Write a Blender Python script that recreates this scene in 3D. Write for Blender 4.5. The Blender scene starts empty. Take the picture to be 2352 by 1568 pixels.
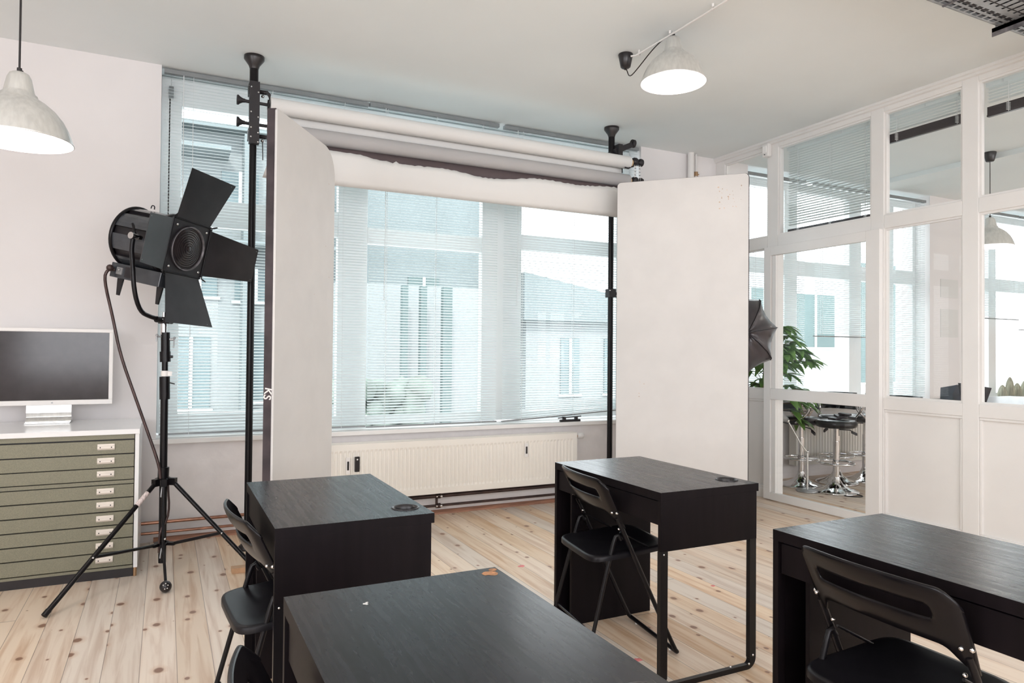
import bpy, math, random
from math import sin, cos, pi, radians, sqrt
from mathutils import Vector, Matrix
random.seed(7)
sc = bpy.context.scene
COL = sc.collection

# ---------------------------------------------------------------- camera
cam_d = bpy.data.cameras.new('camera'); cam = bpy.data.objects.new('camera', cam_d); COL.objects.link(cam)
cam_d.sensor_width = 36.0; cam_d.lens = 1606.0 / 2352.0 * 36.0
yaw, pit, rol = radians(-26.4), radians(0.85), radians(0.5)
F = Vector((-sin(yaw)*cos(pit), cos(yaw)*cos(pit), sin(pit)))
r0 = Vector((cos(yaw), sin(yaw), 0)); u0 = r0.cross(F)
R_ = r0*cos(rol) + u0*sin(rol); U_ = u0*cos(rol) - r0*sin(rol)
m = Matrix((R_, U_, -F)).transposed().to_4x4(); m.translation = Vector((0, 0, 1.28))
cam.matrix_world = m; cam_d.clip_start = 0.05; cam_d.clip_end = 200
sc.camera = cam

# ---------------------------------------------------------------- world, sun, window and fill light, exposure
w = bpy.data.worlds.new('overcast'); sc.world = w; w.use_nodes = True
wb = w.node_tree.nodes['Background']
wb.inputs[0].default_value = (0.93, 0.96, 1.0, 1); wb.inputs[1].default_value = 5.0
sd = bpy.data.lights.new('sun', 'SUN'); sd.energy = 3.0; sd.angle = radians(4); sd.color = (1.0, 0.97, 0.94)
so = bpy.data.objects.new('sun', sd); COL.objects.link(so); so.rotation_euler = (radians(52), 0, radians(-25))

def area(name, loc, target, sx, sy, power, color=(1, 1, 1)):
    d = bpy.data.lights.new(name, 'AREA'); d.shape = 'RECTANGLE'; d.size = sx; d.size_y = sy
    d.energy = power; d.color = color
    o = bpy.data.objects.new(name, d); COL.objects.link(o); o.location = loc
    o.rotation_euler = (Vector(target)-Vector(loc)).to_track_quat('-Z', 'Y').to_euler()
    return o
# left window light read from the floor shadows, the other two added as fill
area('rear_fill_light', (0.8, -3.40, 1.75), (0.8, 0, 2.5), 5.6, 1.8, 180, (0.96, 0.98, 1.04))  # unseen fill added behind the camera, the rear wall has no window
area('left_window_light', (-3.10, -0.6, 1.75), (0, -0.6, 2.3), 3.6, 1.8, 95, (0.96, 0.98, 1.04))
area('meeting_fill_light', (8.2, -3.40, 1.75), (8.2, 0, 3.2), 5.5, 1.8, 200, (0.97, 0.98, 1.02))  # added to brighten the meeting room, no window is built there

sc.cycles.transparent_max_bounces = 32; sc.cycles.max_bounces = 12; sc.cycles.diffuse_bounces = 7; sc.cycles.glossy_bounces = 6
sc.cycles.sample_clamp_indirect = 10; sc.cycles.use_denoising = True; sc.cycles.caustics_reflective = False; sc.cycles.caustics_refractive = False
sc.view_settings.view_transform = 'Standard'; sc.view_settings.look = 'None'
sc.view_settings.exposure = 0.0; sc.view_settings.gamma = 1.0; sc.view_settings.use_curve_mapping = False

# ---------------------------------------------------------------- materials
def new_mat(name):
    mt = bpy.data.materials.new(name); mt.use_nodes = True
    nt = mt.node_tree; b = nt.nodes['Principled BSDF']
    return mt, nt, b
def N(nt, t, **kw):
    n = nt.nodes.new(t)
    for k, v in kw.items(): setattr(n, k, v)
    return n
def noise_col(nt, b, c1, c2, scale, stretch=(1, 1, 1), detail=4, lo=.35, hi=.65, bump=0.0, rough=None):
    tc = N(nt, 'ShaderNodeTexCoord'); mp = N(nt, 'ShaderNodeMapping'); mp.inputs['Scale'].default_value = stretch
    nz = N(nt, 'ShaderNodeTexNoise'); nz.inputs['Scale'].default_value = scale; nz.inputs['Detail'].default_value = detail
    nt.links.new(tc.outputs['Object'], mp.inputs[0]); nt.links.new(mp.outputs[0], nz.inputs['Vector'])
    rp = N(nt, 'ShaderNodeValToRGB'); rp.color_ramp.elements[0].position = lo; rp.color_ramp.elements[1].position = hi
    rp.color_ramp.elements[0].color = (*c1, 1); rp.color_ramp.elements[1].color = (*c2, 1)
    nt.links.new(nz.outputs[0], rp.inputs[0]); nt.links.new(rp.outputs[0], b.inputs['Base Color'])
    if bump:
        bp = N(nt, 'ShaderNodeBump'); bp.inputs['Strength'].default_value = bump; bp.inputs['Distance'].default_value = .004
        nt.links.new(nz.outputs[0], bp.inputs['Height']); nt.links.new(bp.outputs[0], b.inputs['Normal'])
    return nz
def mat(name, c, rough=.5, metal=0.0, spec=.5, var=.06, scale=6, bump=0.0, stretch=(1, 1, 1), coat=0.0):
    mt, nt, b = new_mat(name)
    c2 = tuple(min(1, x*(1+var)) for x in c); c1 = tuple(x*(1-var) for x in c)
    noise_col(nt, b, c1, c2, scale, stretch, bump=bump)
    b.inputs['Roughness'].default_value = rough; b.inputs['Metallic'].default_value = metal
    b.inputs['Specular IOR Level'].default_value = spec; b.inputs['Coat Weight'].default_value = coat
    b.inputs['Coat Roughness'].default_value = .1
    return mt
def glass_mat(name, tint=(0.97, 0.985, 0.98), refl=1.0):
    mt, nt, b = new_mat(name); nt.nodes.remove(b)
    out = nt.nodes['Material Output']
    tr = N(nt, 'ShaderNodeBsdfTransparent'); tr.inputs[0].default_value = (*tint, 1)
    gl = N(nt, 'ShaderNodeBsdfGlossy'); gl.inputs['Roughness'].default_value = .02
    fr = N(nt, 'ShaderNodeFresnel'); fr.inputs[0].default_value = 1.45
    mx = N(nt, 'ShaderNodeMixShader')
    mu = N(nt, 'ShaderNodeMath', operation='MULTIPLY'); mu.inputs[1].default_value = refl
    ge = N(nt, 'ShaderNodeNewGeometry'); fb = N(nt, 'ShaderNodeMath', operation='SUBTRACT'); fb.inputs[0].default_value = 1; nt.links.new(ge.outputs['Backfacing'], fb.inputs[1])
    m3_ = N(nt, 'ShaderNodeMath', operation='MULTIPLY'); nt.links.new(fr.outputs[0], mu.inputs[0]); nt.links.new(mu.outputs[0], m3_.inputs[0]); nt.links.new(fb.outputs[0], m3_.inputs[1])
    nt.links.new(m3_.outputs[0], mx.inputs[0]); nt.links.new(tr.outputs[0], mx.inputs[1]); nt.links.new(gl.outputs[0], mx.inputs[2])
    nt.links.new(mx.outputs[0], out.inputs[0])
    return mt
def emit_mat(name, c, s):
    mt, nt, b = new_mat(name)
    b.inputs['Base Color'].default_value = (*c, 1); b.inputs['Emission Color'].default_value = (*c, 1); b.inputs['Emission Strength'].default_value = s
    return mt

def floor_mat():
    mt, nt, b = new_mat('pine_boards'); L = nt.links.new
    tc = N(nt, 'ShaderNodeTexCoord'); sp = N(nt, 'ShaderNodeSeparateXYZ'); L(tc.outputs['Object'], sp.inputs[0])
    def M(op, a, bb=None, c=None):
        n = N(nt, 'ShaderNodeMath', operation=op)
        for i, v in enumerate((a, bb, c)):
            if v is None: continue
            if isinstance(v, (int, float)): n.inputs[i].default_value = v
            else: L(v, n.inputs[i])
        return n.outputs[0]
    px = M('DIVIDE', M('SUBTRACT', sp.outputs[0], 0.061), 0.134)
    idx = M('FLOOR', px); fx = M('SUBTRACT', px, idx)
    wn = N(nt, 'ShaderNodeTexWhiteNoise', noise_dimensions='1D'); L(idx, wn.inputs['W'])
    # end joints
    py = M('ADD', M('DIVIDE', sp.outputs[1], 4.1), M('MULTIPLY', wn.outputs['Value'], 9.7)); iy = M('FLOOR', py); fy = M('SUBTRACT', py, iy)
    cv = N(nt, 'ShaderNodeCombineXYZ'); L(idx, cv.inputs[0]); L(iy, cv.inputs[1])
    wn2 = N(nt, 'ShaderNodeTexWhiteNoise', noise_dimensions='2D'); L(cv.outputs[0], wn2.inputs['Vector'])
    # grain
    gv = N(nt, 'ShaderNodeCombineXYZ'); L(M('MULTIPLY', sp.outputs[0], 30), gv.inputs[0]); L(M('MULTIPLY', sp.outputs[1], 1.6), gv.inputs[1]); L(M('MULTIPLY', wn2.outputs['Value'], 50), gv.inputs[2])
    g = N(nt, 'ShaderNodeTexNoise'); g.inputs['Scale'].default_value = 1.0; g.inputs['Detail'].default_value = 5; g.inputs['Distortion'].default_value = .6; L(gv.outputs[0], g.inputs['Vector'])
    rp = N(nt, 'ShaderNodeValToRGB'); e = rp.color_ramp.elements
    e[0].position = .32; e[0].color = (0.62, 0.43, 0.29, 1); e[1].position = .55; e[1].color = (0.79, 0.64, 0.495, 1)
    L(g.outputs[0], rp.inputs[0])
    hs = N(nt, 'ShaderNodeHueSaturation'); L(rp.outputs[0], hs.inputs['Color'])
    L(M('ADD', M('MULTIPLY', wn2.outputs['Value'], .16), .9), hs.inputs['Value']); L(M('ADD', M('MULTIPLY', wn.outputs['Value'], .6), .62), hs.inputs['Saturation'])
    # knots
    kv = N(nt, 'ShaderNodeCombineXYZ'); L(sp.outputs[0], kv.inputs[0]); L(M('ADD', M('MULTIPLY', sp.outputs[1], .75), M('MULTIPLY', wn.outputs['Value'], 3)), kv.inputs[1])
    nzv = N(nt, 'ShaderNodeTexNoise'); nzv.inputs['Scale'].default_value = 30; L(tc.outputs['Object'], nzv.inputs['Vector'])
    vo = N(nt, 'ShaderNodeTexVoronoi', voronoi_dimensions='2D'); vo.inputs['Scale'].default_value = 6.2; L(kv.outputs[0], vo.inputs['Vector'])
    sep = N(nt, 'ShaderNodeSeparateColor'); L(vo.outputs['Color'], sep.inputs[0])
    rad = M('MULTIPLY', M('SUBTRACT', sep.outputs[0], .22), .15)
    dist = M('ADD', vo.outputs['Distance'], M('MULTIPLY', M('SUBTRACT', nzv.outputs[0], .5), .05))
    inside = N(nt, 'ShaderNodeMapRange'); inside.clamp = True
    L(M('DIVIDE', dist, M('MAXIMUM', rad, .0005)), inside.inputs['Value']); inside.inputs['From Min'].default_value = .75; inside.inputs['From Max'].default_value = 1.15
    inside.inputs['To Min'].default_value = 1; inside.inputs['To Max'].default_value = 0
    halo = N(nt, 'ShaderNodeMapRange'); L(M('DIVIDE', dist, M('MAXIMUM', rad, .0005)), halo.inputs['Value']); halo.inputs['From Min'].default_value = 1; halo.inputs['From Max'].default_value = 2.3
    halo.inputs['To Min'].default_value = .4; halo.inputs['To Max'].default_value = 0
    m1 = N(nt, 'ShaderNodeMix', data_type='RGBA'); L(halo.outputs[0], m1.inputs['Factor']); L(hs.outputs[0], m1.inputs['A']); m1.inputs['B'].default_value = (.55, .33, .2, 1)
    m2 = N(nt, 'ShaderNodeMix', data_type='RGBA'); L(M('MULTIPLY', inside.outputs[0], .85), m2.inputs['Factor']); L(m1.outputs['Result'], m2.inputs['A']); m2.inputs['B'].default_value = (.2, .09, .055, 1)
    # gaps
    gap = M('MAXIMUM', M('LESS_THAN', fx, .02), M('LESS_THAN', fy, .0011))
    m3 = N(nt, 'ShaderNodeMix', data_type='RGBA'); L(M('MULTIPLY', gap, .6), m3.inputs['Factor']); L(m2.outputs['Result'], m3.inputs['A']); m3.inputs['B'].default_value = (.09, .06, .045, 1)
    L(m3.outputs['Result'], b.inputs['Base Color'])
    b.inputs['Roughness'].default_value = .42; b.inputs['Specular IOR Level'].default_value = .35
    bp = N(nt, 'ShaderNodeBump'); bp.inputs['Strength'].default_value = .25; bp.inputs['Distance'].default_value = .002; bp.invert = True
    L(gap, bp.inputs['Height']); L(bp.outputs[0], b.inputs['Normal'])
    return mt

def black_wood(name='black_brown_wood'):
    mt, nt, b = new_mat(name); L = nt.links.new
    tc = N(nt, 'ShaderNodeTexCoord'); oi = N(nt, 'ShaderNodeObjectInfo'); mp = N(nt, 'ShaderNodeMapping'); mp.inputs['Scale'].default_value = (75, 3.2, 75)
    va = N(nt, 'ShaderNodeVectorMath', operation='ADD'); L(tc.outputs['Object'], va.inputs[0])
    cb = N(nt, 'ShaderNodeCombineXYZ'); mu = N(nt, 'ShaderNodeMath', operation='MULTIPLY'); mu.inputs[1].default_value = 9; L(oi.outputs['Random'], mu.inputs[0]); L(mu.outputs[0], cb.inputs[2]); L(cb.outputs[0], va.inputs[1])
    L(va.outputs[0], mp.inputs[0])
    nz = N(nt, 'ShaderNodeTexNoise'); nz.inputs['Scale'].default_value = 1; nz.inputs['Detail'].default_value = 7; nz.inputs['Distortion'].default_value = .35; L(mp.outputs[0], nz.inputs['Vector'])
    wv = N(nt, 'ShaderNodeTexNoise'); wv.inputs['Scale'].default_value = 3.0; wv.inputs['Detail'].default_value = 3
    mp2 = N(nt, 'ShaderNodeMapping'); mp2.inputs['Scale'].default_value = (2.2, .5, 2.2); L(va.outputs[0], mp2.inputs[0]); L(mp2.outputs[0], wv.inputs['Vector'])
    sn = N(nt, 'ShaderNodeMath', operation='SINE'); m60 = N(nt, 'ShaderNodeMath', operation='MULTIPLY'); m60.inputs[1].default_value = 170; L(wv.outputs[0], m60.inputs[0]); L(m60.outputs[0], sn.inputs[0])
    ad = N(nt, 'ShaderNodeMath', operation='MULTIPLY_ADD'); L(sn.outputs[0], ad.inputs[0]); ad.inputs[1].default_value = .045; L(nz.outputs[0], ad.inputs[2])
    rp = N(nt, 'ShaderNodeValToRGB'); e = rp.color_ramp.elements
    e[0].position = .3; e[0].color = (.002, .0018, .0025, 1); e[1].position = .7; e[1].color = (.009, .008, .012, 1)
    L(ad.outputs[0], rp.inputs[0]); L(rp.outputs[0], b.inputs['Base Color'])
    rr = N(nt, 'ShaderNodeMapRange'); L(ad.outputs[0], rr.inputs['Value']); rr.inputs['From Min'].default_value = .3; rr.inputs['From Max'].default_value = .7
    rr.inputs['To Min'].default_value = .31; rr.inputs['To Max'].default_value = .24; L(rr.outputs[0], b.inputs['Roughness'])
    b.inputs['Specular IOR Level'].default_value = .3
    bp = N(nt, 'ShaderNodeBump'); bp.inputs['Strength'].default_value = .14; bp.inputs['Distance'].default_value = .0006; L(ad.outputs[0], bp.inputs['Height']); L(bp.outputs[0], b.inputs['Normal'])
    return mt

MT = {}
MT['wall'] = mat('painted_plaster', (.80, .775, .77), .85, var=.012, scale=3, bump=.15)
MT['plaster'] = mat('rough_plaster', (.80, .77, .765), .9, var=.03, scale=9, bump=.8)
MT['ceil'] = mat('ceiling_paint', (.835, .875, .88), .9, var=.01, scale=2)
MT['floor'] = floor_mat()
MT['trim'] = mat('white_gloss_paint', (.80, .785, .765), .4, var=.012, scale=5)
MT['frame'] = mat('window_frame_paint', (.80, .82, .82), .45, var=.01)
MT['slat'] = mat('blind_slat_enamel', (.82, .86, .865), .38, var=.01)
def _trans(m_, c, f):
    nt = m_.node_tree; b = nt.nodes['Principled BSDF']; out = nt.nodes['Material Output']
    t_ = N(nt, 'ShaderNodeBsdfTranslucent'); t_.inputs[0].default_value = (*c, 1); x_ = N(nt, 'ShaderNodeMixShader'); x_.inputs[0].default_value = f
    nt.links.new(b.outputs[0], x_.inputs[1]); nt.links.new(t_.outputs[0], x_.inputs[2]); nt.links.new(x_.outputs[0], out.inputs[0])
_trans(MT['slat'], (.85, .92, .92), .35)
MT['rail'] = mat('blind_headrail_grey', (.27, .285, .29), .35, metal=.3, var=.03)
MT['stack'] = mat('dark_slat_stack', (.035, .026, .03), .3, var=.1)
MT['cord'] = mat('blind_cord', (.75, .77, .77), .8)
MT['glass'] = glass_mat('window_glass')
MT['glass2'] = glass_mat('partition_glass', (0.985, 0.99, 0.99), .9)
MT['bwood'] = black_wood()
MT['bwood2'] = mat('black_brown_foil', (.006, .004, .005), .5, spec=.12, var=.2, scale=30, stretch=(1, 1, .1))
MT['bmetal'] = mat('black_powder_coat', (.007, .006, .007), .3, spec=.25, var=.1, scale=40)
MT['chair'] = mat('black_gloss_plastic', (.006, .005, .006), .22, var=.12, scale=14, spec=.22)
MT['chair_seat'] = mat('black_satin_seat', (.008, .007, .009), .36, var=.1, scale=14, spec=.25)
MT['chrome'] = mat('chrome', (.75, .74, .74), .09, metal=1, var=.03)
MT['alu'] = mat('brushed_aluminium', (.84, .84, .82), .3, metal=.85, var=.06, scale=60, stretch=(1, 1, .02))
MT['lampin'] = mat('lamp_inside_white', (.92, .9, .88), .6)
MT['bulb'] = emit_mat('bulb', (1, .93, .86), 14)
MT['black'] = mat('matte_black', (.014, .0115, .0135), .5, var=.15, scale=20)
MT['blackplastic'] = mat('black_plastic', (.018, .015, .016), .3, var=.1)
MT['door_black'] = mat('scuffed_black_sheet', (.017, .014, .016), .42, var=.35, scale=7, bump=.05)
MT['housing'] = mat('blue_black_enamel', (.045, .05, .058), .22, var=.2, scale=8, coat=.4)
MT['lens'] = mat('dark_lens_glass', (.035, .028, .029), .2, var=.1, spec=.9)
MT['cab'] = mat('speckled_green_enamel', (.215, .207, .148), .55, var=.16, scale=330)
MT['white_lam'] = mat('white_laminate', (.84, .845, .85), .16, var=.01)
MT['handle'] = mat('cream_handle', (.80, .74, .67), .35, var=.02)
MT['white_plastic'] = mat('white_plastic', (.80, .78, .76), .35, var=.01)
MT['screen'] = mat('dark_screen', (.022, .018, .02), .13, var=.25, scale=9)
MT['rad'] = mat('radiator_enamel', (.83, .80, .74), .4, var=.01)
MT['copper'] = mat('copper_pipe', (.42, .22, .15), .32, metal=.8, var=.3, scale=14)
MT['darkpipe'] = mat('dark_pipe', (.06, .035, .032), .35, metal=.3, var=.3, scale=14)
MT['redwood'] = mat('stained_quarter_round', (.33, .16, .10), .5, var=.25, scale=8, stretch=(1, 8, 8))
MT['panel'] = mat('painted_foam_board', (.67, .655, .64), .8, var=.025, scale=5, bump=.35)
MT['panel_edge'] = mat('black_foam_edge', (.045, .034, .038), .7, var=.35, scale=9)
MT['paper'] = mat('white_paper', (.72, .715, .70), .7, var=.012, scale=3)
MT['grey_paper'] = mat('grey_paper_roll', (.42, .41, .41), .7, var=.02, scale=3)
MT['brown_paper'] = mat('brown_paper_roll', (.085, .062, .065), .7, var=.08, scale=3)
MT['core'] = mat('cardboard_core', (.55, .38, .2), .8)
MT['steel'] = mat('galvanised_steel', (.40, .41, .42), .4, metal=.6, var=.2, scale=12)
MT['tray_dark'] = mat('weathered_steel', (.2, .19, .2), .45, metal=.5, var=.35, scale=25)
MT['leaf'] = mat('green_leaf', (.15, .30, .06), .4, var=.45, scale=9)
_trans(MT['leaf'], (.35, .6, .12), .35)
MT['stem'] = mat('plant_stem', (.16, .12, .06), .8, var=.2)
MT['pot'] = mat('white_pot', (.75, .74, .73), .4)
MT['soil'] = mat('soil', (.03, .022, .018), .9, var=.3, scale=40)
MT['cactus'] = mat('cactus_skin', (.36, .36, .28), .8, var=.3, scale=60, stretch=(1, 1, .1))
MT['softbox'] = mat('softbox_fabric', (.05, .042, .048), .28, var=.15, scale=9, spec=.7)
MT['vinyl'] = mat('black_vinyl', (.012, .012, .014), .3, var=.1)
MT['bag'] = mat('dark_blue_bag', (.014, .016, .03), .35, var=.4, scale=22)
MT['boxb'] = mat('black_paper_bag', (.02, .015, .02), .5, var=.1)
MT['tabletop'] = mat('dark_table_top', (.05, .04, .042), .35)
MT['facade'] = mat('pale_render', (.23, .255, .26), .9, var=.05, scale=1)
MT['office'] = mat('bright_render', (.42, .44, .45), .9, var=.03, scale=1)
MT['facade2'] = mat('grey_green_render', (.15, .18, .185), .9, var=.06, scale=1)
MT['fglass'] = mat('facade_window', (.12, .17, .18), .25, var=.1, scale=.7)
MT['fdark'] = mat('dark_slate', (.08, .12, .12), .7, var=.1, scale=.7)  # plain dark tone of outdoor windows and posts
MT['street'] = mat('pale_paving', (.72, .72, .72), .9, var=.05, scale=2)
MT['hedge'] = mat('hedge_green', (.13, .165, .145), .9, var=.4, scale=3)
MT['pink'] = mat('pink_tape', (.78, .24, .24), .6, var=.2, scale=50)
MT['sticker'] = mat('sticker', (.7, .6, .58), .5, var=.3, scale=120, stretch=(1, 1, .2))
MT['wood'] = mat('raw_wood', (.55, .34, .2), .7, var=.12, scale=20)
MT['orange'] = mat('chipped_veneer', (.42, .2, .09), .7, var=.4, scale=60)
MT['brass'] = mat('brass', (.5, .33, .2), .3, metal=1)
MT['tan'] = mat('woven_tan', (.55, .42, .32), .8, var=.3, scale=60)
MT['red'] = mat('rust_fabric', (.3, .1, .08), .7)

# ---------------------------------------------------------------- mesh builder
class MB:
    def __init__(s): s.v = []; s.f = []; s.m = []; s.s = []
    def add(s, vs, fs, mi=0, sm=False):
        o = len(s.v); s.v += [tuple(v) for v in vs]
        for f in fs: s.f.append([i+o for i in f]); s.m.append(mi); s.s.append(sm)
        return s
    def box(s, a, b, mi=0):
        (x0, y0, z0), (x1, y1, z1) = a, b
        x0, x1 = min(x0, x1), max(x0, x1); y0, y1 = min(y0, y1), max(y0, y1); z0, z1 = min(z0, z1), max(z0, z1)
        return s.add([(x0, y0, z0), (x1, y0, z0), (x1, y1, z0), (x0, y1, z0), (x0, y0, z1), (x1, y0, z1), (x1, y1, z1), (x0, y1, z1)],
                     [(0, 3, 2, 1), (4, 5, 6, 7), (0, 1, 5, 4), (1, 2, 6, 5), (2, 3, 7, 6), (3, 0, 4, 7)], mi)
    def obox(s, c, ax, h, mi=0):
        c = Vector(c); A = [Vector(a)*k for a, k in zip(ax, h)]
        vs = [c+A[0]*i+A[1]*j+A[2]*k for k in (-1, 1) for i, j in ((-1, -1), (1, -1), (1, 1), (-1, 1))]
        return s.add(vs, [(0, 3, 2, 1), (4, 5, 6, 7), (0, 1, 5, 4), (1, 2, 6, 5), (2, 3, 7, 6), (3, 0, 4, 7)], mi)
    def cyl(s, p0, p1, r0, r1=None, n=20, mi=0, cap=True, sm=True):
        r1 = r0 if r1 is None else r1
        p0, p1 = Vector(p0), Vector(p1); d = (p1-p0).normalized()
        a = d.orthogonal().normalized(); b = d.cross(a)
        vs = [p0+(a*cos(2*pi*i/n)+b*sin(2*pi*i/n))*r0 for i in range(n)]+[p1+(a*cos(2*pi*i/n)+b*sin(2*pi*i/n))*r1 for i in range(n)]
        s.add(vs, [(i, (i+1) % n, n+(i+1) % n, n+i) for i in range(n)], mi, sm)
        if cap: s.add(vs[:n], [tuple(range(n-1, -1, -1))], mi); s.add(vs[n:], [tuple(range(n))], mi)
        return s
    def lathe(s, prof, c=(0, 0, 0), axis=(0, 0, 1), n=32, mi=0, sm=True, a0=0, closed=False):
        c = Vector(c); d = Vector(axis).normalized(); a = d.orthogonal().normalized(); b = d.cross(a)
        vs = []; k = len(prof)
        for i in range(n):
            t = 2*pi*i/n+a0; e = a*cos(t)+b*sin(t)
            vs += [c+e*r+d*z for r, z in prof]
        fs = []
        for i in range(n):
            j = (i+1) % n
            for q in range(k-1 if not closed else k): q2 = (q+1) % k; fs.append((i*k+q, j*k+q, j*k+q2, i*k+q2))
        return s.add(vs, fs, mi, sm)
    def tube(s, path, r, n=10, mi=0, smooth=0, closed=False):
        P = [Vector(p) for p in path]
        for _ in range(smooth):
            Q = [P[0]] if not closed else []
            rng = range(len(P)-1) if not closed else range(len(P))
            for i in rng:
                a, b = P[i], P[(i+1) % len(P)]
                Q += [a*.75+b*.25, a*.25+b*.75]
            if not closed: Q.append(P[-1])
            P = Q
        nrm = None; vs = []; L = len(P)
        for i, p in enumerate(P):
            t = (P[(i+1) % L]-P[i-1]) if closed else (P[min(i+1, L-1)]-P[max(i-1, 0)]); t.normalize()
            if nrm is None: nrm = t.orthogonal().normalized()
            nrm = (nrm-t*nrm.dot(t)).normalized(); b = t.cross(nrm)
            rr = r[i] if isinstance(r, (list, tuple)) and not smooth else (r if not isinstance(r, (list, tuple)) else r[0])
            vs += [p+(nrm*cos(2*pi*k/n)+b*sin(2*pi*k/n))*rr for k in range(n)]
        fs = []
        for i in range(L if closed else L-1):
            j = (i+1) % L
            for k in range(n): fs.append((i*n+k, i*n+(k+1) % n, j*n+(k+1) % n, j*n+k))
        s.add(vs, fs, mi, True)
        if not closed: s.add(vs[:n], [tuple(range(n-1, -1, -1))], mi); s.add(vs[-n:], [tuple(range(n))], mi)
        return s
    def sphere(s, c, r, mi=0, n=16, sc_=(1, 1, 1)):
        k = n//2; c = Vector(c); vs = []; fs = []
        for i in range(k+1):
            t = pi*i/k
            for j in range(n):
                a = 2*pi*j/n; vs.append(c+Vector((sin(t)*cos(a)*r*sc_[0], sin(t)*sin(a)*r*sc_[1], cos(t)*r*sc_[2])))
        for i in range(k):
            for j in range(n): fs.append((i*n+j, (i+1)*n+j, (i+1)*n+(j+1) % n, i*n+(j+1) % n))
        return s.add(vs, fs, mi, True)
    def prism(s, poly, o, u, v, w, mi=0, mside=None):
        o, u, v, w = Vector(o), Vector(u), Vector(v), Vector(w); n = len(poly)
        A = [o+u*x+v*y for x, y in poly]; B = [p+w for p in A]
        s.add(A, [tuple(range(n))], mi); s.add(B, [tuple(range(n-1, -1, -1))], mi if mside is None else mside)
        s.add(A+B, [(i, n+i, n+(i+1) % n, (i+1) % n) for i in range(n)], mi if mside is None else mside)
        return s

def obj(name, mb, mats, parent=None, bevel=0, origin=None, sub=0, solid=0):
    if not isinstance(mats, (list, tuple)): mats = [mats]
    mats = [MT[x] if isinstance(x, str) else x for x in mats]
    vs = mb.v; loc = Vector((0, 0, 0))
    if parent is None:
        if origin is None:
            xs, ys, zs = zip(*vs); loc = Vector(((min(xs)+max(xs))/2, (min(ys)+max(ys))/2, min(zs)))
        else: loc = Vector(origin)
        vs = [(x-loc.x, y-loc.y, z-loc.z) for x, y, z in vs]
    elif parent.get('_abs') is not None:
        ox, oy, oz = parent['_abs']; vs = [(x-ox, y-oy, z-oz) for x, y, z in vs]
    me = bpy.data.meshes.new(name); me.from_pydata(vs, [], mb.f); me.update()
    for mm in mats: me.materials.append(mm)
    me.polygons.foreach_set('material_index', mb.m); me.polygons.foreach_set('use_smooth', mb.s)
    o = bpy.data.objects.new(name, me); COL.objects.link(o)
    if parent is not None:
        o.parent = parent
        if parent.get('_abs') is not None and parent.type == 'MESH': pass
        if parent.get('_abs') is not None: o['_abs'] = list(parent['_abs'])
    else: o.location = loc; o['_abs'] = list(loc)
    if solid: md = o.modifiers.new('Solid', 'SOLIDIFY'); md.thickness = solid; md.offset = 0
    if sub: md = o.modifiers.new('Sub', 'SUBSURF'); md.levels = sub; md.render_levels = sub
    if bevel: md = o.modifiers.new('Bevel', 'BEVEL'); md.width = bevel; md.segments = 2; md.limit_method = 'ANGLE'; md.angle_limit = radians(40)
    return o
def each(name, mb, mats, parent=None, **kw):
    """link every separate piece of the builder as an object of its own"""
    par = list(range(len(mb.v)))
    key = {}
    for i, v in enumerate(mb.v):
        k = tuple(round(x, 5) for x in v)
        if k in key: par[i] = key[k]
        else: key[k] = i
    def find(i):
        while par[i] != i: par[i] = par[par[i]]; i = par[i]
        return i
    for f in mb.f:
        r = find(f[0])
        for i in f[1:]: par[find(i)] = r
    groups = {}
    for k, f in enumerate(mb.f): groups.setdefault(find(f[0]), []).append(k)
    out = []
    for ks in groups.values():
        q = MB(); m_ = {}
        for k in ks:
            for i in mb.f[k]:
                if i not in m_: m_[i] = len(q.v); q.v.append(mb.v[i])
            q.f.append([m_[i] for i in mb.f[k]]); q.m.append(mb.m[k]); q.s.append(mb.s[k])
        out.append(obj(name, q, mats, parent, **kw))
    return out
def tag(o, label, cat, group=None, kind=None):
    if label: o['label'] = label
    if cat: o['category'] = cat
    if group: o['group'] = group
    if kind: o['kind'] = kind
    return o
def thing(name, label, cat, loc=(0, 0, 0), rotz=0, group=None, absolute=False):
    o = bpy.data.objects.new(name, None); COL.objects.link(o); o.location = loc; o.rotation_euler = (0, 0, rotz); o.empty_display_size = .05
    if absolute: o['_abs'] = list(loc)
    return tag(o, label, cat, group)
def struct(name, mb, mats, label=None, bevel=0, parent=None):
    o = obj(name, mb, mats, parent, bevel, origin=(0, 0, 0) if parent is None else None)
    if parent is None: o['kind'] = 'structure'
    if label and parent is None: o['label'] = label
    return o
def dup(root, loc, rotz, label, group=None):
    r = root.copy(); COL.objects.link(r); r.location = loc; r.rotation_euler = (0, 0, rotz); r['label'] = label
    if group: r['group'] = group
    for ch in list(root.children):
        c = ch.copy(); COL.objects.link(c); c.parent = r
        for g in list(ch.children):
            d = g.copy(); COL.objects.link(d); d.parent = c
    return r

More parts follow.
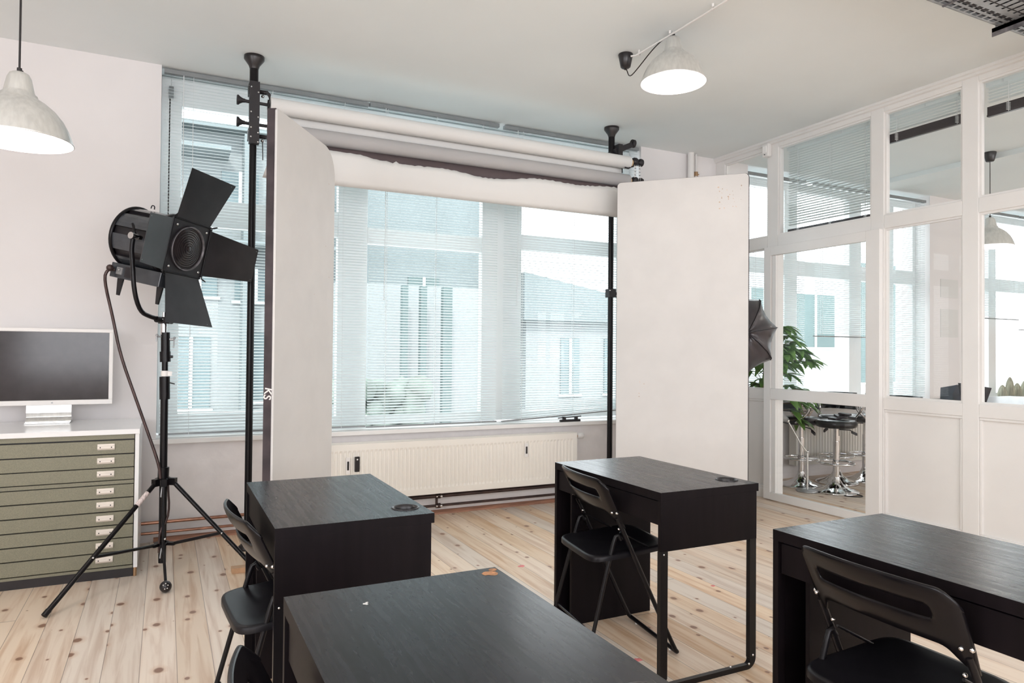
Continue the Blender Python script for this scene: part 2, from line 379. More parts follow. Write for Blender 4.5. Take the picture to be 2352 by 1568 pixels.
# ---------------------------------------------------------------- room shell
H = 3.18; YB = 5.22; XP = 4.8; X2 = 12.0
struct('floor', MB().box((-3.3, -3.6, -.12), (X2, YB+.35, 0)), 'floor', 'pale pine board floor with brown knots')
struct('ceiling', MB().box((-3.3, -3.6, H), (X2, YB+.35, H+.15)), 'ceil', 'off-white painted ceiling')
b = MB()
b.box((-3.3, YB, 0), (-.045, YB+.35, H)); b.box((3.9, YB, .7), (5.22, YB+.35, H))
b.box((8.12, YB, .7), (9.12, YB+.35, H)); b.box((11.2, YB, .7), (X2, YB+.35, H))
b.box((-.045, YB, 0), (X2, YB+.35, .65), 1); b.box((3.9, YB, .65), (X2, YB+.35, .7), 0)
struct('wall_back', b, ['wall', 'plaster'], 'off-white back wall around the street windows')
struct('wall_left', MB().box((-3.45, -3.6, 0), (-3.3, YB+.35, H)), 'wall', 'plain wall at the left end of the room')
struct('wall_rear', MB().box((-3.45, -3.75, 0), (X2, -3.6, H)), 'wall', 'plain rear wall behind the desks')
struct('wall_end', MB().box((X2, -3.6, 0), (X2+.15, YB+.35, H)), 'wall', 'far end wall of the meeting room')
b = MB(); b.box((6.95, -3.6, H-.05), (7.25, YB-.001, H)); struct('trim_5', b, 'ceil', 'low white ceiling beam in the meeting room')
# sills and wall-foot trims
struct('trim_1', MB().box((-.07, 5.165, .65), (3.9, YB+.25, .682)), 'trim', 'long off-white window sill board', bevel=.003)
struct('trim_2', MB().box((5.22, 5.165, .70), (8.12, YB+.25, .732)).box((9.12, 5.165, .70), (11.2, YB+.25, .732)), 'trim', 'white window sill boards of the meeting room', bevel=.003)
b = MB()
for x0, x1 in ((-.05, 4.74), ):
    b.prism([(0, 0), (-.03, 0), (-.028, .012), (-.018, .024), (0, .03)], (x0, YB, 0), (0, 1, 0), (0, 0, 1), (x1-x0, 0, 0))
struct('baseboard_back', b, 'redwood', 'red-brown quarter round strip at the wall foot')

# ---------------------------------------------------------------- windows
def window(n, x0, x1, z0, z1, yf, verticals, transoms, label, mb=MB):
    """verticals / transoms = lists of (a,b) bars"""
    b = MB(); y0, y1 = yf, yf+.07
    b.box((x0, y0, z0), (x0+.06, y1, z1)); b.box((x1-.06, y0, z0), (x1, y1, z1)); b.box((x0+.06, y0, z0), (x1-.06, y1, z0+.07)); b.box((x0+.06, y0, z1-.09), (x1-.06, y1, z1))
    for a, c in verticals: b.box((a, y0, z0+.07), (c, y1, z1-.09))
    xs = [x0+.06]+[q for a in verticals for q in a]+[x1-.06]
    for i in range(0, len(xs), 2):
        for (za, zb, xa, xb) in transoms:
            lo, hi = max(xs[i], xa), min(xs[i+1], xb)
            if hi > lo: b.box((lo, y0+.001, za), (hi, y1-.001, zb))
    w_ = struct('window_%d' % n, b, 'frame', label, bevel=.004)
    g = MB().box((x0+.03, yf+.03, z0+.03), (x1-.03, yf+.036, z1-.03)); go = struct('glass_pane', g, 'glass', parent=w_)
    return w_
w1 = window(1, -.045, 3.9, .70, 3.17, 5.40, [(-.0, .085), (.66, .78), (1.18, 1.41), (2.39, 2.765), (3.76, 3.82)],
            [(2.15, 2.34, -.05, 1.2), (2.12, 2.245, 1.41, 2.4), (2.17, 2.30, 2.7, 3.9), (2.98, 3.09, -.05, .7), (.76, .83, -.05, .7)], 'white framed street windows behind the blinds')
obj('hinge', MB().box((.0, 5.375, 3.02), (.03, 5.40, 3.1)).box((.0, 5.375, 1.95), (.03, 5.40, 2.02)), 'rail', w1)
w2 = window(2, 5.2, 8.13, .73, 3.13, 5.40, [(5.93, 6.12), (6.95, 7.15), (7.62, 7.72)], [(2.13, 2.29, 5, 8.2)], 'white framed window of the meeting room')
w3 = window(3, 9.1, 11.2, .73, 3.13, 5.40, [(9.62, 9.78)], [(2.13, 2.29, 9, 11.5)], 'second white framed window of the meeting room')

# ---------------------------------------------------------------- blinds
def blind(label, x0, x1, z0, z1, y, dz=0.0, pitch=.0215, tilt=20, stack=0.0, hr='rail', axis='x', cords=3, group=None, wand=True):
    """dz raises the right end of the lowest slats and the bottom rail"""
    t = thing('venetian_blind', label, 'blind', ((x0+x1)/2, y, z0) if axis == 'x' else (y, (x0+x1)/2, z0), group=group, absolute=True)
    P = (lambda a, q, z: (a, y+q, z)) if axis == 'x' else (lambda a, q, z: (y+q, a, z))
    def bx(mb, a0, a1, q0, q1, za, zb, mi=0): mb.box(P(a0, q0, za), P(a1, q1, zb), mi)
    b = MB(); bx(b, x0, x1, -.02, .02, z1-.028, z1)
    for k in range(cords+1):
        xx = x0+(x1-x0)*(.1+.8*k/cords); bx(b, xx-.006, xx+.006, -.0215, -.02, z1-.024, z1-.004)
    obj('headrail', b, hr, t)
    b = MB(); z = z1-.04; tl = radians(tilt); hw = .0125
    zb = z0+.012+stack; i = 0
    while z > zb+.008:
        lift = dz*max(0, 1-(z-zb)/.16)
        j = random.uniform(-.0006, .0006); zl = z+j; zr = z+j+lift; ta = tl+random.uniform(-.03, .03)
        prof = [(-hw*cos(ta), -hw*sin(ta)), (0, .002), (hw*cos(ta), hw*sin(ta))]
        vs = [P(x0+.004, q, zl+h) for q, h in prof]+[P(x0+.004, q, zl+h-.0007) for q, h in prof]
        vs += [P(x1-.004, q, zr+h) for q, h in prof]+[P(x1-.004, q, zr+h-.0007) for q, h in prof]
        b.add(vs, [(0, 1, 7, 6), (1, 2, 8, 7), (3, 9, 10, 4), (4, 10, 11, 5), (0, 6, 9, 3), (2, 5, 11, 8), (0, 3, 4, 1), (1, 4, 5, 2), (6, 7, 10, 9), (7, 8, 11, 10)])
        z -= pitch; i += 1
    obj('slats', b, 'slat', t)
    if stack:
        b = MB(); k = 0; z = z0+.012
        while z < z0+stack: bx(b, x0+.003, x1-.003, -.0128+(.0004 if k % 2 else 0), .0125, z, z+.0035); z += .0045; k += 1
        so_ = obj('slat_stack', b, 'stack', t); so_['label'] = 'dark bunched slats'
    b = MB(); vs = [P(x0, -.012, z0), P(x0, .012, z0), P(x0, .012, z0+.012), P(x0, -.012, z0+.012), P(x1, -.012, z0+dz), P(x1, .012, z0+dz), P(x1, .012, z0+.012+dz), P(x1, -.012, z0+.012+dz)]
    b.add(vs, [(0, 1, 2, 3), (7, 6, 5, 4), (0, 4, 5, 1), (1, 5, 6, 2), (2, 6, 7, 3), (3, 7, 4, 0)])
    obj('bottom_rail', b, 'stack' if stack else 'rail', t)
    for k in range(cords):
        b = MB(); xx = x0+(x1-x0)*(.13+.74*k/max(1, cords-1))
        for q in (-.0135, .0135): bx(b, xx-.0012, xx+.0012, q-.0006, q+.0006, z0+dz*(xx-x0)/(x1-x0), z1-.028)
        if stack:
            for s_ in range(6): b.cyl(P(xx-.012, -.014, z0+.008+s_*.009), P(xx+.012, -.016, z0+.014+s_*.009), .002, n=6)
        obj('ladder_cord', b, 'cord', t)
    if wand:
        b = MB(); xx = x0+.12; b.tube([P(xx, -.024, z1-.03), P(xx+.004, -.028, (z0+z1)/2+.3), P(xx, -.026, (z0+z1)/2-.25)], .0022, 6)
        b.sphere(P(xx, -.026, (z0+z1)/2-.26), .006, n=8); obj('pull_cord', b, 'cord', t)
    return t
G1 = 'venetian blinds at the street windows'
blind('leftmost white venetian blind of the wide window, hanging behind the film light', -.03, 1.37, .70, 3.17, 5.262, group=G1)
blind('white venetian blind in the middle of the wide window, above the radiator', 1.375, 2.462, .695, 3.17, 5.245, dz=.004, group=G1)
blind('white venetian blind beside the right standing panel, bottom rail hanging crooked', 2.515, 3.885, .695, 3.17, 5.25, dz=.075, group=G1)
G2 = 'venetian blinds at the meeting room window'
blind('white blind behind the potted plant in the meeting room', 5.24, 6.06, .78, 3.12, 5.25, group=G2, cords=2, wand=False)
blind('meeting room blind pulled halfway, its rail above the bar stools', 6.2, 7.11, 1.47, 3.12, 5.25, group=G2, cords=2, wand=False)
blind('narrow full-length blind seen through the glass left of the wall pier', 7.24, 8.07, .76, 3.12, 5.25, group=G2, cords=2, wand=False)
blind('blind of the meeting room window behind the pendant lamp', 9.13, 10.0, 1.75, 3.12, 5.25, group=G2, cords=3, wand=False)
blind('blind behind the cactuses at the right edge of the photo', 10.03, 11.15, 1.62, 3.12, 5.25, group=G2, cords=3, wand=False)
G3 = 'blinds hung inside the glass partition'
blind('partition blind lowered above the glazed door', 3.55, 4.43, 2.325, 3.1, 4.91, stack=.05, axis='y', group=G3, hr='slat', wand=False, tilt=-14)
blind('raised partition blind in the pane right of the glazed door', 2.875, 3.48, 2.885, 3.1, 4.91, stack=.065, axis='y', group=G3, hr='slat', cords=2, wand=False, tilt=-14)
blind('raised partition blind at the right edge of the photo', 1.72, 2.76, 2.875, 3.1, 4.91, stack=.065, axis='y', group=G3, hr='slat', wand=False, tilt=-14)

# ---------------------------------------------------------------- glazed partition (right wall)
b = MB(); x0, x1 = XP, XP+.07
POSTS = [(5.10, 5.22), (4.445, 4.565), (3.437, 3.545), (2.758, 2.865), (1.60, 1.71), (.92, 1.03), (.2, .31)]
for a, c in POSTS: b.box((x0, a, 0), (x1, c, H-.01))
bays = [(4.565, 5.10), (2.865, 3.437), (1.71, 2.758), (1.03, 1.60), (.31, .92)]
for a, c in bays+[(3.545, 4.445)]: b.box((x0, a, 2.225), (x1, c, 2.325)); b.box((x0, a, 3.10), (x1, c, H-.01))
for a, c in bays:
    b.box((x0, a, .875), (x1, c, .963)); b.box((x0+.025, a, 0), (x0+.045, c, .875)); b.box((x0, a, 0), (x1, c, .09))
    m_ = .018
    for q in ((x0+.004, a, .857), ):
        b.box((x0+.006, a, .857), (x0+.03, c, .875)); b.box((x0+.006, a, .09), (x0+.03, c, .108))
        b.box((x0+.006, a, .108), (x0+.03, a+m_, .857)); b.box((x0+.006, c-m_, .108), (x0+.03, c, .857))
b.box((x0-.02, -3.6, 0), (x1+.02, .2, H))
struct('wall_right', b, 'trim', 'white painted glazed partition with panelled lower part', bevel=.004)
b = MB()
for a, c in bays: b.box((x0+.03, a, .963), (x0+.036, c, 2.225))
for a, c in bays+[(3.545, 4.445)]: b.box((x0+.03, a, 2.325), (x0+.036, c, 3.10))
struct('window_4', b, 'glass2', 'clear panes of the glazed partition')
b = MB()
b.prism([(0, 0), (-.03, 0), (-.03, -.018), (-.018, -.024), (-.018, -.04), (0, -.045)], (x0, -3.6, H), (1, 0, 0), (0, 0, 1), (0, 8.82, 0))
struct('trim_3', b, 'trim', 'white moulding along the top of the partition')
b = MB()
for (a, c, z0_, z1_) in [(q[0], q[1], 2.325, 3.10) for q in bays+[(3.545, 4.445)]]+[(q[0], q[1], .963, 2.225) for q in bays]:
    k = .014
    b.box((x0+.012, a, z0_), (x0+.03, a+k, z1_)); b.box((x0+.012, c-k, z0_), (x0+.03, c, z1_)); b.box((x0+.012, a+k, z0_), (x0+.03, c-k, z0_+k)); b.box((x0+.012, a+k, z1_-k), (x0+.03, c-k, z1_))
struct('trim_4', b, 'trim', 'glazing beads of the partition')
# glazed door hung on the partition face
b = MB(); dx0, dx1 = x0-.045, x0-.004; ya, yb = 3.44, 4.56
b.box((dx0, ya, .01), (dx1, ya+.115, 2.222)); b.box((dx0, yb-.075, .01), (dx1, yb, 2.222))
b.box((dx0, ya+.115, 2.145), (dx1, yb-.075, 2.222)); b.box((dx0, ya+.115, .885), (dx1, yb-.075, .98)); b.box((dx0, ya+.115, .01), (dx1, yb-.075, .075))
k = .045
for z0_, z1_ in ((.98, 2.145), (.075, .885)): b.box((dx0+.015, yb-.075-k, z0_), (dx1, yb-.075, z1_))
d1 = struct('door_1', b, 'trim', 'white glazed door in the partition', bevel=.003)
struct('door_glass', MB().box((dx0+.02, ya+.115, .98), (dx0+.026, yb-.12, 2.145)).box((dx0+.02, ya+.115, .075), (dx0+.026, yb-.12, .885)), 'glass2', parent=d1)
# motion sensor on the post
t = thing('motion_sensor', 'small white sensor box high on the partition post left of the door', 'sensor', (x0-.045, 4.55, 3.0), absolute=True)
obj('sensor_body', MB().box((x0-.05, 4.515, 3.03), (x0, 4.585, 3.15)), 'white_plastic', t, bevel=.012)
obj('sensor_lens', MB().box((x0-.056, 4.53, 3.065), (x0-.048, 4.57, 3.125)).cyl((x0-.058, 4.55, 3.05), (x0-.048, 4.55, 3.05), .004, n=8, mi=1), ['lampin', 'black'], t)

# ---------------------------------------------------------------- heating
t = thing('radiator', 'long cream ribbed panel radiator under the middle window', 'radiator', (2.05, 5.12, .19), absolute=True)
b = MB(); rx0, rx1, ry, rz0, rz1 = 1.0, 3.135, 5.06, .19, .60
# ribbed front plate
n_r = 64; mar = .035; prof = []
xx = rx0+mar; p = (rx1-rx0-2*mar)/n_r
for i in range(n_r):
    prof += [(xx, 0), (xx+p*.18, .007), (xx+p*.62, .007), (xx+p*.8, 0)]; xx += p
prof.append((rx1-mar, 0))
rows = [(rz0+.045, 0.0), (rz0+.062, 1), (rz1-.062, 1), (rz1-.045, 0.0)]
vs = []; 
for z_, k in rows: vs += [(x_, ry+(d_*k), z_) for x_, d_ in prof]
n_ = len(prof); fs = [(r*n_+i, r*n_+i+1, (r+1)*n_+i+1, (r+1)*n_+i) for r in range(3) for i in range(n_-1)]
b.add(vs, fs)
b.box((rx0, ry, rz0), (rx1, ry+.012, rz0+.045)); b.box((rx0, ry, rz1-.045), (rx1, ry+.012, rz1)); b.box((rx0, ry, rz0+.045), (rx0+mar, ry+.012, rz1-.045)); b.box((rx1-mar, ry, rz0+.045), (rx1, ry+.012, rz1-.045))
b.box((rx0, ry+.012, rz0), (rx1, ry+.02, rz1-.003))
b.box((rx0, ry+.02, rz0+.01), (rx0+.006, ry+.10, rz1)); b.box((rx1-.006, ry+.02, rz0+.01), (rx1, ry+.10, rz1)); b.box((rx0, ry+.09, rz0), (rx1, ry+.10, rz1-.003))
obj('radiator_panel', b, 'rad', t)
b = MB()
for j in range(4): b.box((rx0, ry+.006+j*.0265, rz1-.004), (rx1, ry+.012+j*.0265, rz1+.004))
for i in range(150): xx = rx0+.003+i*(rx1-rx0-.008)/149; b.box((xx, ry+.006, rz1-.003), (xx+.006, ry+.095, rz1+.002))
b.box((rx0, ry+.01, rz1-.03), (rx1, ry+.09, rz1-.024), 1)
obj('top_grille', b, ['rad', 'black'], t)
b = MB(); b.cyl((rx1, 5.11, .568), (rx1+.035, 5.11, .568), .011, mi=0); b.lathe([(0, .03), (.020, .03), (.024, .04), (.026, .06), (.025, .085), (.018, .094), (0, .095)], (rx1, 5.11, .568), (1, 0, 0), mi=1)
obj('thermostat_valve', b, ['copper', 'white_plastic'], t)
def meter(x, z0_, z1_, wd, kind, label):
    t = thing('heat_meter', label, 'meter', (x, ry-.008, z0_), group='heat meters on the radiator front', absolute=True)
    if kind:
        obj('meter_plate', MB().box((x-wd/2, ry-.006, z0_), (x+wd/2, ry+.001, z1_)), 'white_plastic', t, bevel=.002)
        obj('meter_window', MB().box((x-wd*.22, ry-.009, z0_+(z1_-z0_)*.25), (x+wd*.22, ry-.006, z1_-(z1_-z0_)*.22)), 'blackplastic', t, bevel=.002)
    else:
        obj('meter_plate', MB().box((x-wd/2, ry-.014, z0_), (x+wd/2, ry+.001, z1_)), 'blackplastic', t, bevel=.003)
        obj('meter_window', MB().cyl((x, ry-.016, z1_-.02), (x, ry-.014, z1_-.02), .006, n=12), 'white_plastic', t)
meter(1.197, .385, .505, .032, 1, 'white strip with a dark window at the left of the radiator front')
meter(1.262, .40, .51, .034, 0, 'all-black strip with a pale dot on the radiator front')
meter(2.65, .425, .535, .034, 1, 'white strip with a dark window towards the right of the radiator front')
def pipe_run(label, y, z, r, mt, xs, mt2=None):
    o = obj('heating_pipe', MB().tube([(xs[0], y, z), (xs[1], y, z)], r, 10), mt); tag(o, label, 'pipe', 'pipes along the wall foot'); return o
pipe_run('upper copper pipe along the wall foot behind the film light stand', 5.185, .135, .011, 'copper', (-1.3, 1.0))
pipe_run('lower copper pipe along the wall foot behind the film light stand', 5.185, .068, .009, 'copper', (-1.3, 1.0))
pipe_run('upper dark pipe right below the radiator', 5.165, .15, .015, 'darkpipe', (1.0, 4.7))
pipe_run('lower dark pipe below the radiator near the floor', 5.165, .075, .010, 'darkpipe', (1.0, 4.7))
for i, xx in enumerate((1.93, 3.03)):
    b = MB()
    for z_ in (.15, .075):
        b.cyl((xx-.018, 5.16, z_), (xx+.018, 5.16, z_), .019, n=14); b.sphere((xx+.02, 5.145, z_), .013, 1, 10); b.sphere((xx-.016, 5.145, z_), .009, 1, 10)
    b.cyl((xx-.012, 5.163, .075), (xx-.012, 5.163, .15), .01, n=10)
    tag(obj('pipe_valve', b, ['darkpipe', 'chrome']), ('chrome and dark valve pair on the pipes by the corner of the left desk', 'chrome and dark valve pair on the pipes behind the middle desk chair')[i], 'valve', 'valves below the radiator')
o = obj('riser_pipe', MB().cyl((4.445, 5.17, 0), (4.445, 5.17, H), .03, n=20), 'trim'); tag(o, 'thick white vertical pipe in the corner beside the partition', 'pipe')
t = thing('thin_riser_pipe', 'thin white vertical pipe with a brass fitting beside the thick one', 'pipe', (4.515, 5.16, 0), absolute=True)
obj('pipe', MB().cyl((4.515, 5.18, 0), (4.515, 5.18, H), .01, n=12), 'trim', t)
obj('fitting', MB().cyl((4.515, 5.18, 2.97), (4.515, 5.18, 3.01), .02, n=12).cyl((4.48, 5.18, 2.99), (4.55, 5.18, 2.99), .006, n=8), 'brass', t)

# ---------------------------------------------------------------- desks
def ring_plate(mb, x0, x1, y0, y1, z0, z1, cx, cy, r, s=.06, n=32, mi=0):
    """plate with a round hole"""
    ang = [2*pi*i/n+pi/4 for i in range(n)]
    def sq(a):
        c_, s_ = cos(a), sin(a); k = s/max(abs(c_), abs(s_)); return (cx+c_*k, cy+s_*k)
    for z, flip in ((z1, 0), (z0, 1)):
        vs = [(cx+r*cos(a), cy+r*sin(a), z) for a in ang]+[(*sq(a), z) for a in ang]
        fs = [(i, n+i, n+(i+1) % n, (i+1) % n) for i in range(n)]
        if flip: fs = [tuple(reversed(f)) for f in fs]
        mb.add(vs, fs, mi)
        for a0, a1, b0, b1 in ((x0, cx-s, y0, y1), (cx+s, x1, y0, y1), (cx-s, cx+s, y0, cy-s), (cx-s, cx+s, cy+s, y1)):
            f = (0, 1, 2, 3) if not flip else (3, 2, 1, 0)
            mb.add([(a0, b0, z), (a1, b0, z), (a1, b1, z), (a0, b1, z)], [f], mi)
    mb.add([(cx+r*cos(a), cy+r*sin(a), z) for z in (z0, z1) for a in ang], [(i, n+i, n+(i+1) % n, (i+1) % n) for i in range(n)], mi, True)
    mb.add([(x0, y0, z0), (x1, y0, z0), (x1, y1, z0), (x0, y1, z0), (x0, y0, z1), (x1, y0, z1), (x1, y1, z1), (x0, y1, z1)], [(0, 1, 5, 4), (1, 2, 6, 5), (2, 3, 7, 6), (3, 0, 4, 7)], mi+1)
GD = 'black-brown desks'
def make_desk(label, loc):
    t = thing('desk', label, 'desk', loc, group=GD)
    L_, W = .805, .50
    b = MB(); ring_plate(b, 0, W, 0, L_, .718, .75, .437, .115, .0405); obj('desktop', b, ['bwood', 'bwood2'], t)
    b = MB(); b.lathe([(.039, -.02), (.0445, -.004), (.0475, .0005), (.046, .003), (.0415, .002), (.036, -.004), (.036, -.02)], (.437, .115, .75), n=36); obj('cable_grommet', b, 'blackplastic', t)
    b = MB(); b.box((.004, L_-.016, .0), (W-.012, L_, .718)); b.box((.03, L_-.11, .0), (W-.012, L_-.095, .718)); b.box((.45, L_-.095, .0), (W-.012, L_-.016, .718)); b.box((.03, L_-.095, .0), (.44, L_-.016, .02))
    b.box((.0, L_-.02, 0), (.03, L_, .718)); obj('end_panel', b, 'bwood2', t, bevel=.001)
    b = MB(); b.box((.0, .0, .525), (W-.01, .018, .718)); obj('side_panel', b, 'bwood2', t, bevel=.001)
    b = MB(); b.box((W-.03, .018, .60), (W-.012, L_-.11, .718)); obj('back_panel', b, 'bwood2', t)
    b = MB(); b.box((.008, .024, .622), (.026, L_-.025, .712)); dr = obj('drawer', b, 'bwood2', t, bevel=.0015)
    b = MB(); b.box((.026, .03, .63), (.44, L_-.12, .70)); obj('drawer_box', b, 'bwood2', dr)
    # metal leg frame
    b = MB(); r = .045
    def leg(xa, sgn): 
        b.box((xa, .0, r), (xa+.034, .02, .525))
    leg(0, 1); leg(W-.046, -1)
    b.box((r, .0, 0), (W-.012-r, .02, .02))
    for cx, s0 in ((r, 1), (W-.012-r, -1)):
        vs = []; n = 8
        for i in range(n+1):
            a = pi/2*i/n
            for rr in (r, r-.034+ .014*i/n):
                x_ = cx-s0*cos(a)*rr; z_ = r-sin(a)*rr
                vs += [(x_, 0, z_), (x_, .02, z_)]
        fs = []
        for i in range(n):
            o = 4*i; fs += [(o, o+4, o+5, o+1), (o+2, o+3, o+7, o+6), (o, o+2, o+6, o+4), (o+1, o+5, o+7, o+3)]
        b.add(vs, fs)
    obj('leg_frame', b, 'bmetal', t)
    b = MB(); b.sphere((W-.03, -.001, .055), .005, 0, 8); b.sphere((W-.05, .0, .022), .005, 0, 8); b.sphere((W-.14, .01, .022), .006, 0, 8); b.sphere((.014, -.001, .515), .004, 0, 8); each('screw', b, 'chrome', t)
    return t
dk = make_desk('black-brown desk standing left, in front of the left standing panel', (.30, 2.172, 0))
dup(dk, (1.693, 2.128, 0), 0, 'black-brown desk in the middle, in front of the right standing panel')
dup(dk, (1.66, .748, 0), 0, 'black-brown desk at the lower right corner of the photo')
dN = dup(dk, (.236, .762, 0), 0, 'nearest black-brown desk, chipped veneer at its far corner')
# chip and paint fleck on the nearest desk
def blob(mb, c, r, n, z, seed, sx=1, sy=1):
    rn = random.Random(seed); vs = [(c[0]+sx*r*cos(2*pi*i/n)*rn.uniform(.6, 1.2), c[1]+sy*r*sin(2*pi*i/n)*rn.uniform(.6, 1.2), z) for i in range(n)]
    mb.add(vs, [tuple(range(n))])
b = MB(); blob(b, (.469, .765), .022, 18, .7504, 3, 1, .8); blob(b, (.485, .785), .012, 14, .7504, 5); o = obj('veneer_chip', b, 'orange', dN); o['label'] = 'orange-brown chipped veneer'
b = MB(); blob(b, (.148, .69), .006, 9, .7504, 4); blob(b, (.153, .697), .004, 9, .7504, 8); o = obj('paint_fleck', b, 'paper', dN)

# ---------------------------------------------------------------- folding chairs
def make_chair(label, loc, rotz):
    t = thing('folding_chair', label, 'chair', loc, rotz, group='black folding chairs')
    W = .205; xt, xf = -.165, .185
    line = lambda z: xt+(xf-xt)*(.74-z)/.74
    def bx_(u): return -.035*(1-u*u)
    # backrest shell
    cols = 28; vs = []; fs = []; idx = {}
    def zt(u): return .765-.006*u*u-(.045*max(0, (abs(u)-.86)/.14)**2)
    def zb(u): a = abs(u); return .607+.012*(1-a*a) - .062*max(0, (a-.72)/.28)**1.3
    rows_f = [0, .10, .30, .46, .62, .88, 1.0]
    for i in range(cols+1):
        u = -1+2*i/cols
        top, bot = zt(u), zb(u); slb, slt = .678, .708
        zs = [bot, bot+.012, (bot+slb)/2, slb, slt, (slt+top)/2, top-.008, top]
        for j, z in enumerate(zs):
            x = line(z)+bx_(u)+(.006 if j in (0, 7) else 0)+.012*(abs(u) > .93)
            idx[i, j] = len(vs); vs.append((x, u*W*(1.08 if z > .6 else 1.04), z))
    for i in range(cols):
        um = -1+2*(i+.5)/cols
        for j in range(7):
            if j == 3 and abs(um) < .72: continue
            fs.append((idx[i, j], idx[i+1, j], idx[i+1, j+1], idx[i, j+1]))
    b = MB(); b.add(vs, fs, 0, True); obj('backrest', b, 'chair', t, solid=.011, sub=1)
    # seat pan
    b = MB(); nx, ny = 10, 10; vs = []; s0, s1 = -.205, .165
    def sz(x, y): return .445+.014*max(0, (x-.03)/.1)**2*0 - .012*(1-(y/.19)**2)*(1-((x+.04)/.19)**2)
    out = []
    rr = .07
    for i in range(40):
        a = 2*pi*i/40; e = .32; c_, s_ = cos(a), sin(a)
        X = (s0+s1)/2+(s1-s0)/2*(abs(c_)**e)*(1 if c_ > 0 else -1); Y = .190*(abs(s_)**e)*(1 if s_ > 0 else -1)
        if c_ < 0: Y *= 1.03
        out.append((X, Y))
    rings = [(1.0, -.022), (1.0, -.006), (.985, 0), (.93, .001), (.7, -.004), (.4, -.009), (0.02, -.011)]
    cx = (s0+s1)/2; vs = []
    for k, dz_ in rings:
        for X, Y in out: vs.append((cx+(X-cx)*k, Y*k, .452+dz_+.016*((X-cx)*k/.18)*1.0))
    n = len(out); fs = [(r*n+i, r*n+(i+1) % n, (r+1)*n+(i+1) % n, (r+1)*n+i) for r in range(len(rings)-1) for i in range(n)]
    b.add(vs, fs, 0, True); b.add(vs[-n:], [tuple(range(n))]); b.add([(x, y, z) for x, y, z in vs[:n]], [tuple(range(n-1, -1, -1))])
    obj('seat', b, 'chair_seat', t)
    # front frame (back posts running down to the front feet)
    b = MB(); pth = []
    y1 = W
    pth = [(line(.60), -y1, .60), (line(.03), -y1-.005, .03), (line(.0)+.004, -y1-.004, .012), (line(0)+.004, -y1+.03, .012), (line(0)+.004, y1-.03, .012), (line(0)+.004, y1+.004, .012), (line(.03), y1+.005, .03), (line(.60), y1, .60)]
    b.tube(pth, .0095, 10, smooth=2); obj('front_leg_frame', b, 'bmetal', t)
    # rear frame
    b = MB(); y2 = W-.022
    pth = [(line(.535), -y2, .50), (line(.55)-.012, -y2, .53), (line(.55)-.035, -y2, .47), (-.232, -y2-.02, .012), (-.232, -y2-.02, .011)]
    b.tube(pth[:4], .0085, 10, smooth=1)
    b.tube([(p_[0], -p_[1], p_[2]) for p_ in pth[:4]], .0085, 10, smooth=1)
    b.tube([(-.195, -y2-.014, .12), (-.195, y2+.014, .12)], .006, 8)
    obj('rear_leg_frame', b, 'bmetal', t)
    b = MB()
    for s_ in (-1, 1):
        b.tube([(line(.54)+.0, s_*(y2-.008), .53), (.10, s_*(y2-.012), .44)], .0042, 6)
    each('seat_stay', b, 'bmetal', t)
    b = MB()
    for s_ in (-1, 1):
        b.sphere((line(.62)+.002, s_*(W+.012), .62), .0065, 0, 10); b.sphere((line(.62)-.012, s_*(W-.004), .62), .006, 0, 10); b.sphere((line(.54)-.008, s_*(y2+.0), .545), .006, 0, 10)
    each('rivet', b, 'chrome', t)
    b = MB()
    for s_ in (-1, 1):
        b.cyl((line(0)+.004, s_*.15, .0), (line(0)+.004, s_*.15, .014), .008, n=10); b.cyl((-.232, s_*(y2+.02), 0), (-.232, s_*(y2+.02), .02), .011, n=10, mi=1)
    each('foot_glide', b, ['lampin', 'blackplastic'], t)
    return t
ch = make_chair('black folding chair facing the left desk, seen edge-on', (.395, 2.46, 0), radians(4))
dup(ch, (1.81, 2.59, 0), radians(-8), 'black folding chair at the middle desk, its whole frame in view')
dup(ch, (1.745, 1.165, 0), radians(-2), 'black folding chair at the lower right corner, its slotted back large in view')
dup(ch, (.305, 1.135, 0), radians(0), 'black folding chair cropped by the bottom edge, only its rounded back corner showing')

# ---------------------------------------------------------------- plan chest and monitor
cx0, cx1, cy0, cy1, ct = -1.36, -.122, 4.48, 5.155, .828
t = thing('plan_chest', 'green speckled steel plan chest with a white top, beside the film light stand', 'cabinet', ((cx0+cx1)/2, (cy0+cy1)/2, 0), absolute=True)
b = MB(); b.box((cx0, cy0+.005, .05), (cx0+.02, cy1, ct-.028)); b.box((cx1-.02, cy0-.0, .05), (cx1, cy1, ct-.028)); b.box((cx0+.02, cy1-.02, .05), (cx1-.02, cy1, ct-.028)); obj('cabinet_body', b, 'white_lam', t)
obj('top_board', MB().box((cx0-.01, cy0-.008, ct-.028), (cx1+.003, cy1+.005, ct)), 'white_lam', t, bevel=.002)
obj('plinth', MB().box((cx0+.01, cy0+.012, 0), (cx1-.022, cy1-.02, .05)), 'black', t)
obj('foot', MB().cyl((cx1-.012, cy0+.014, 0), (cx1-.012, cy0+.014, .05), .01, n=12), 'brass', t)
xa, xb = cx0+.022, cx1-.024
b = MB(); b.box((xa, cy0+.004, .774), (xb, cy0+.02, .799)); b.box((xa, cy0+.003, .524), (xb, cy0+.02, .543)); b.box((xa, cy0+.004, .05), (xb, cy0+.02, .064))
b.box((xa, cy0+.022, .05), (xb, cy0+.03, .79), 1); obj('rail', b, ['cab', 'black'], t)
zs = [(.694, .766), (.618, .688), (.548, .613), (.450, .519), (.375, .444), (.300, .369), (.225, .294), (.151, .219), (.070, .145)]
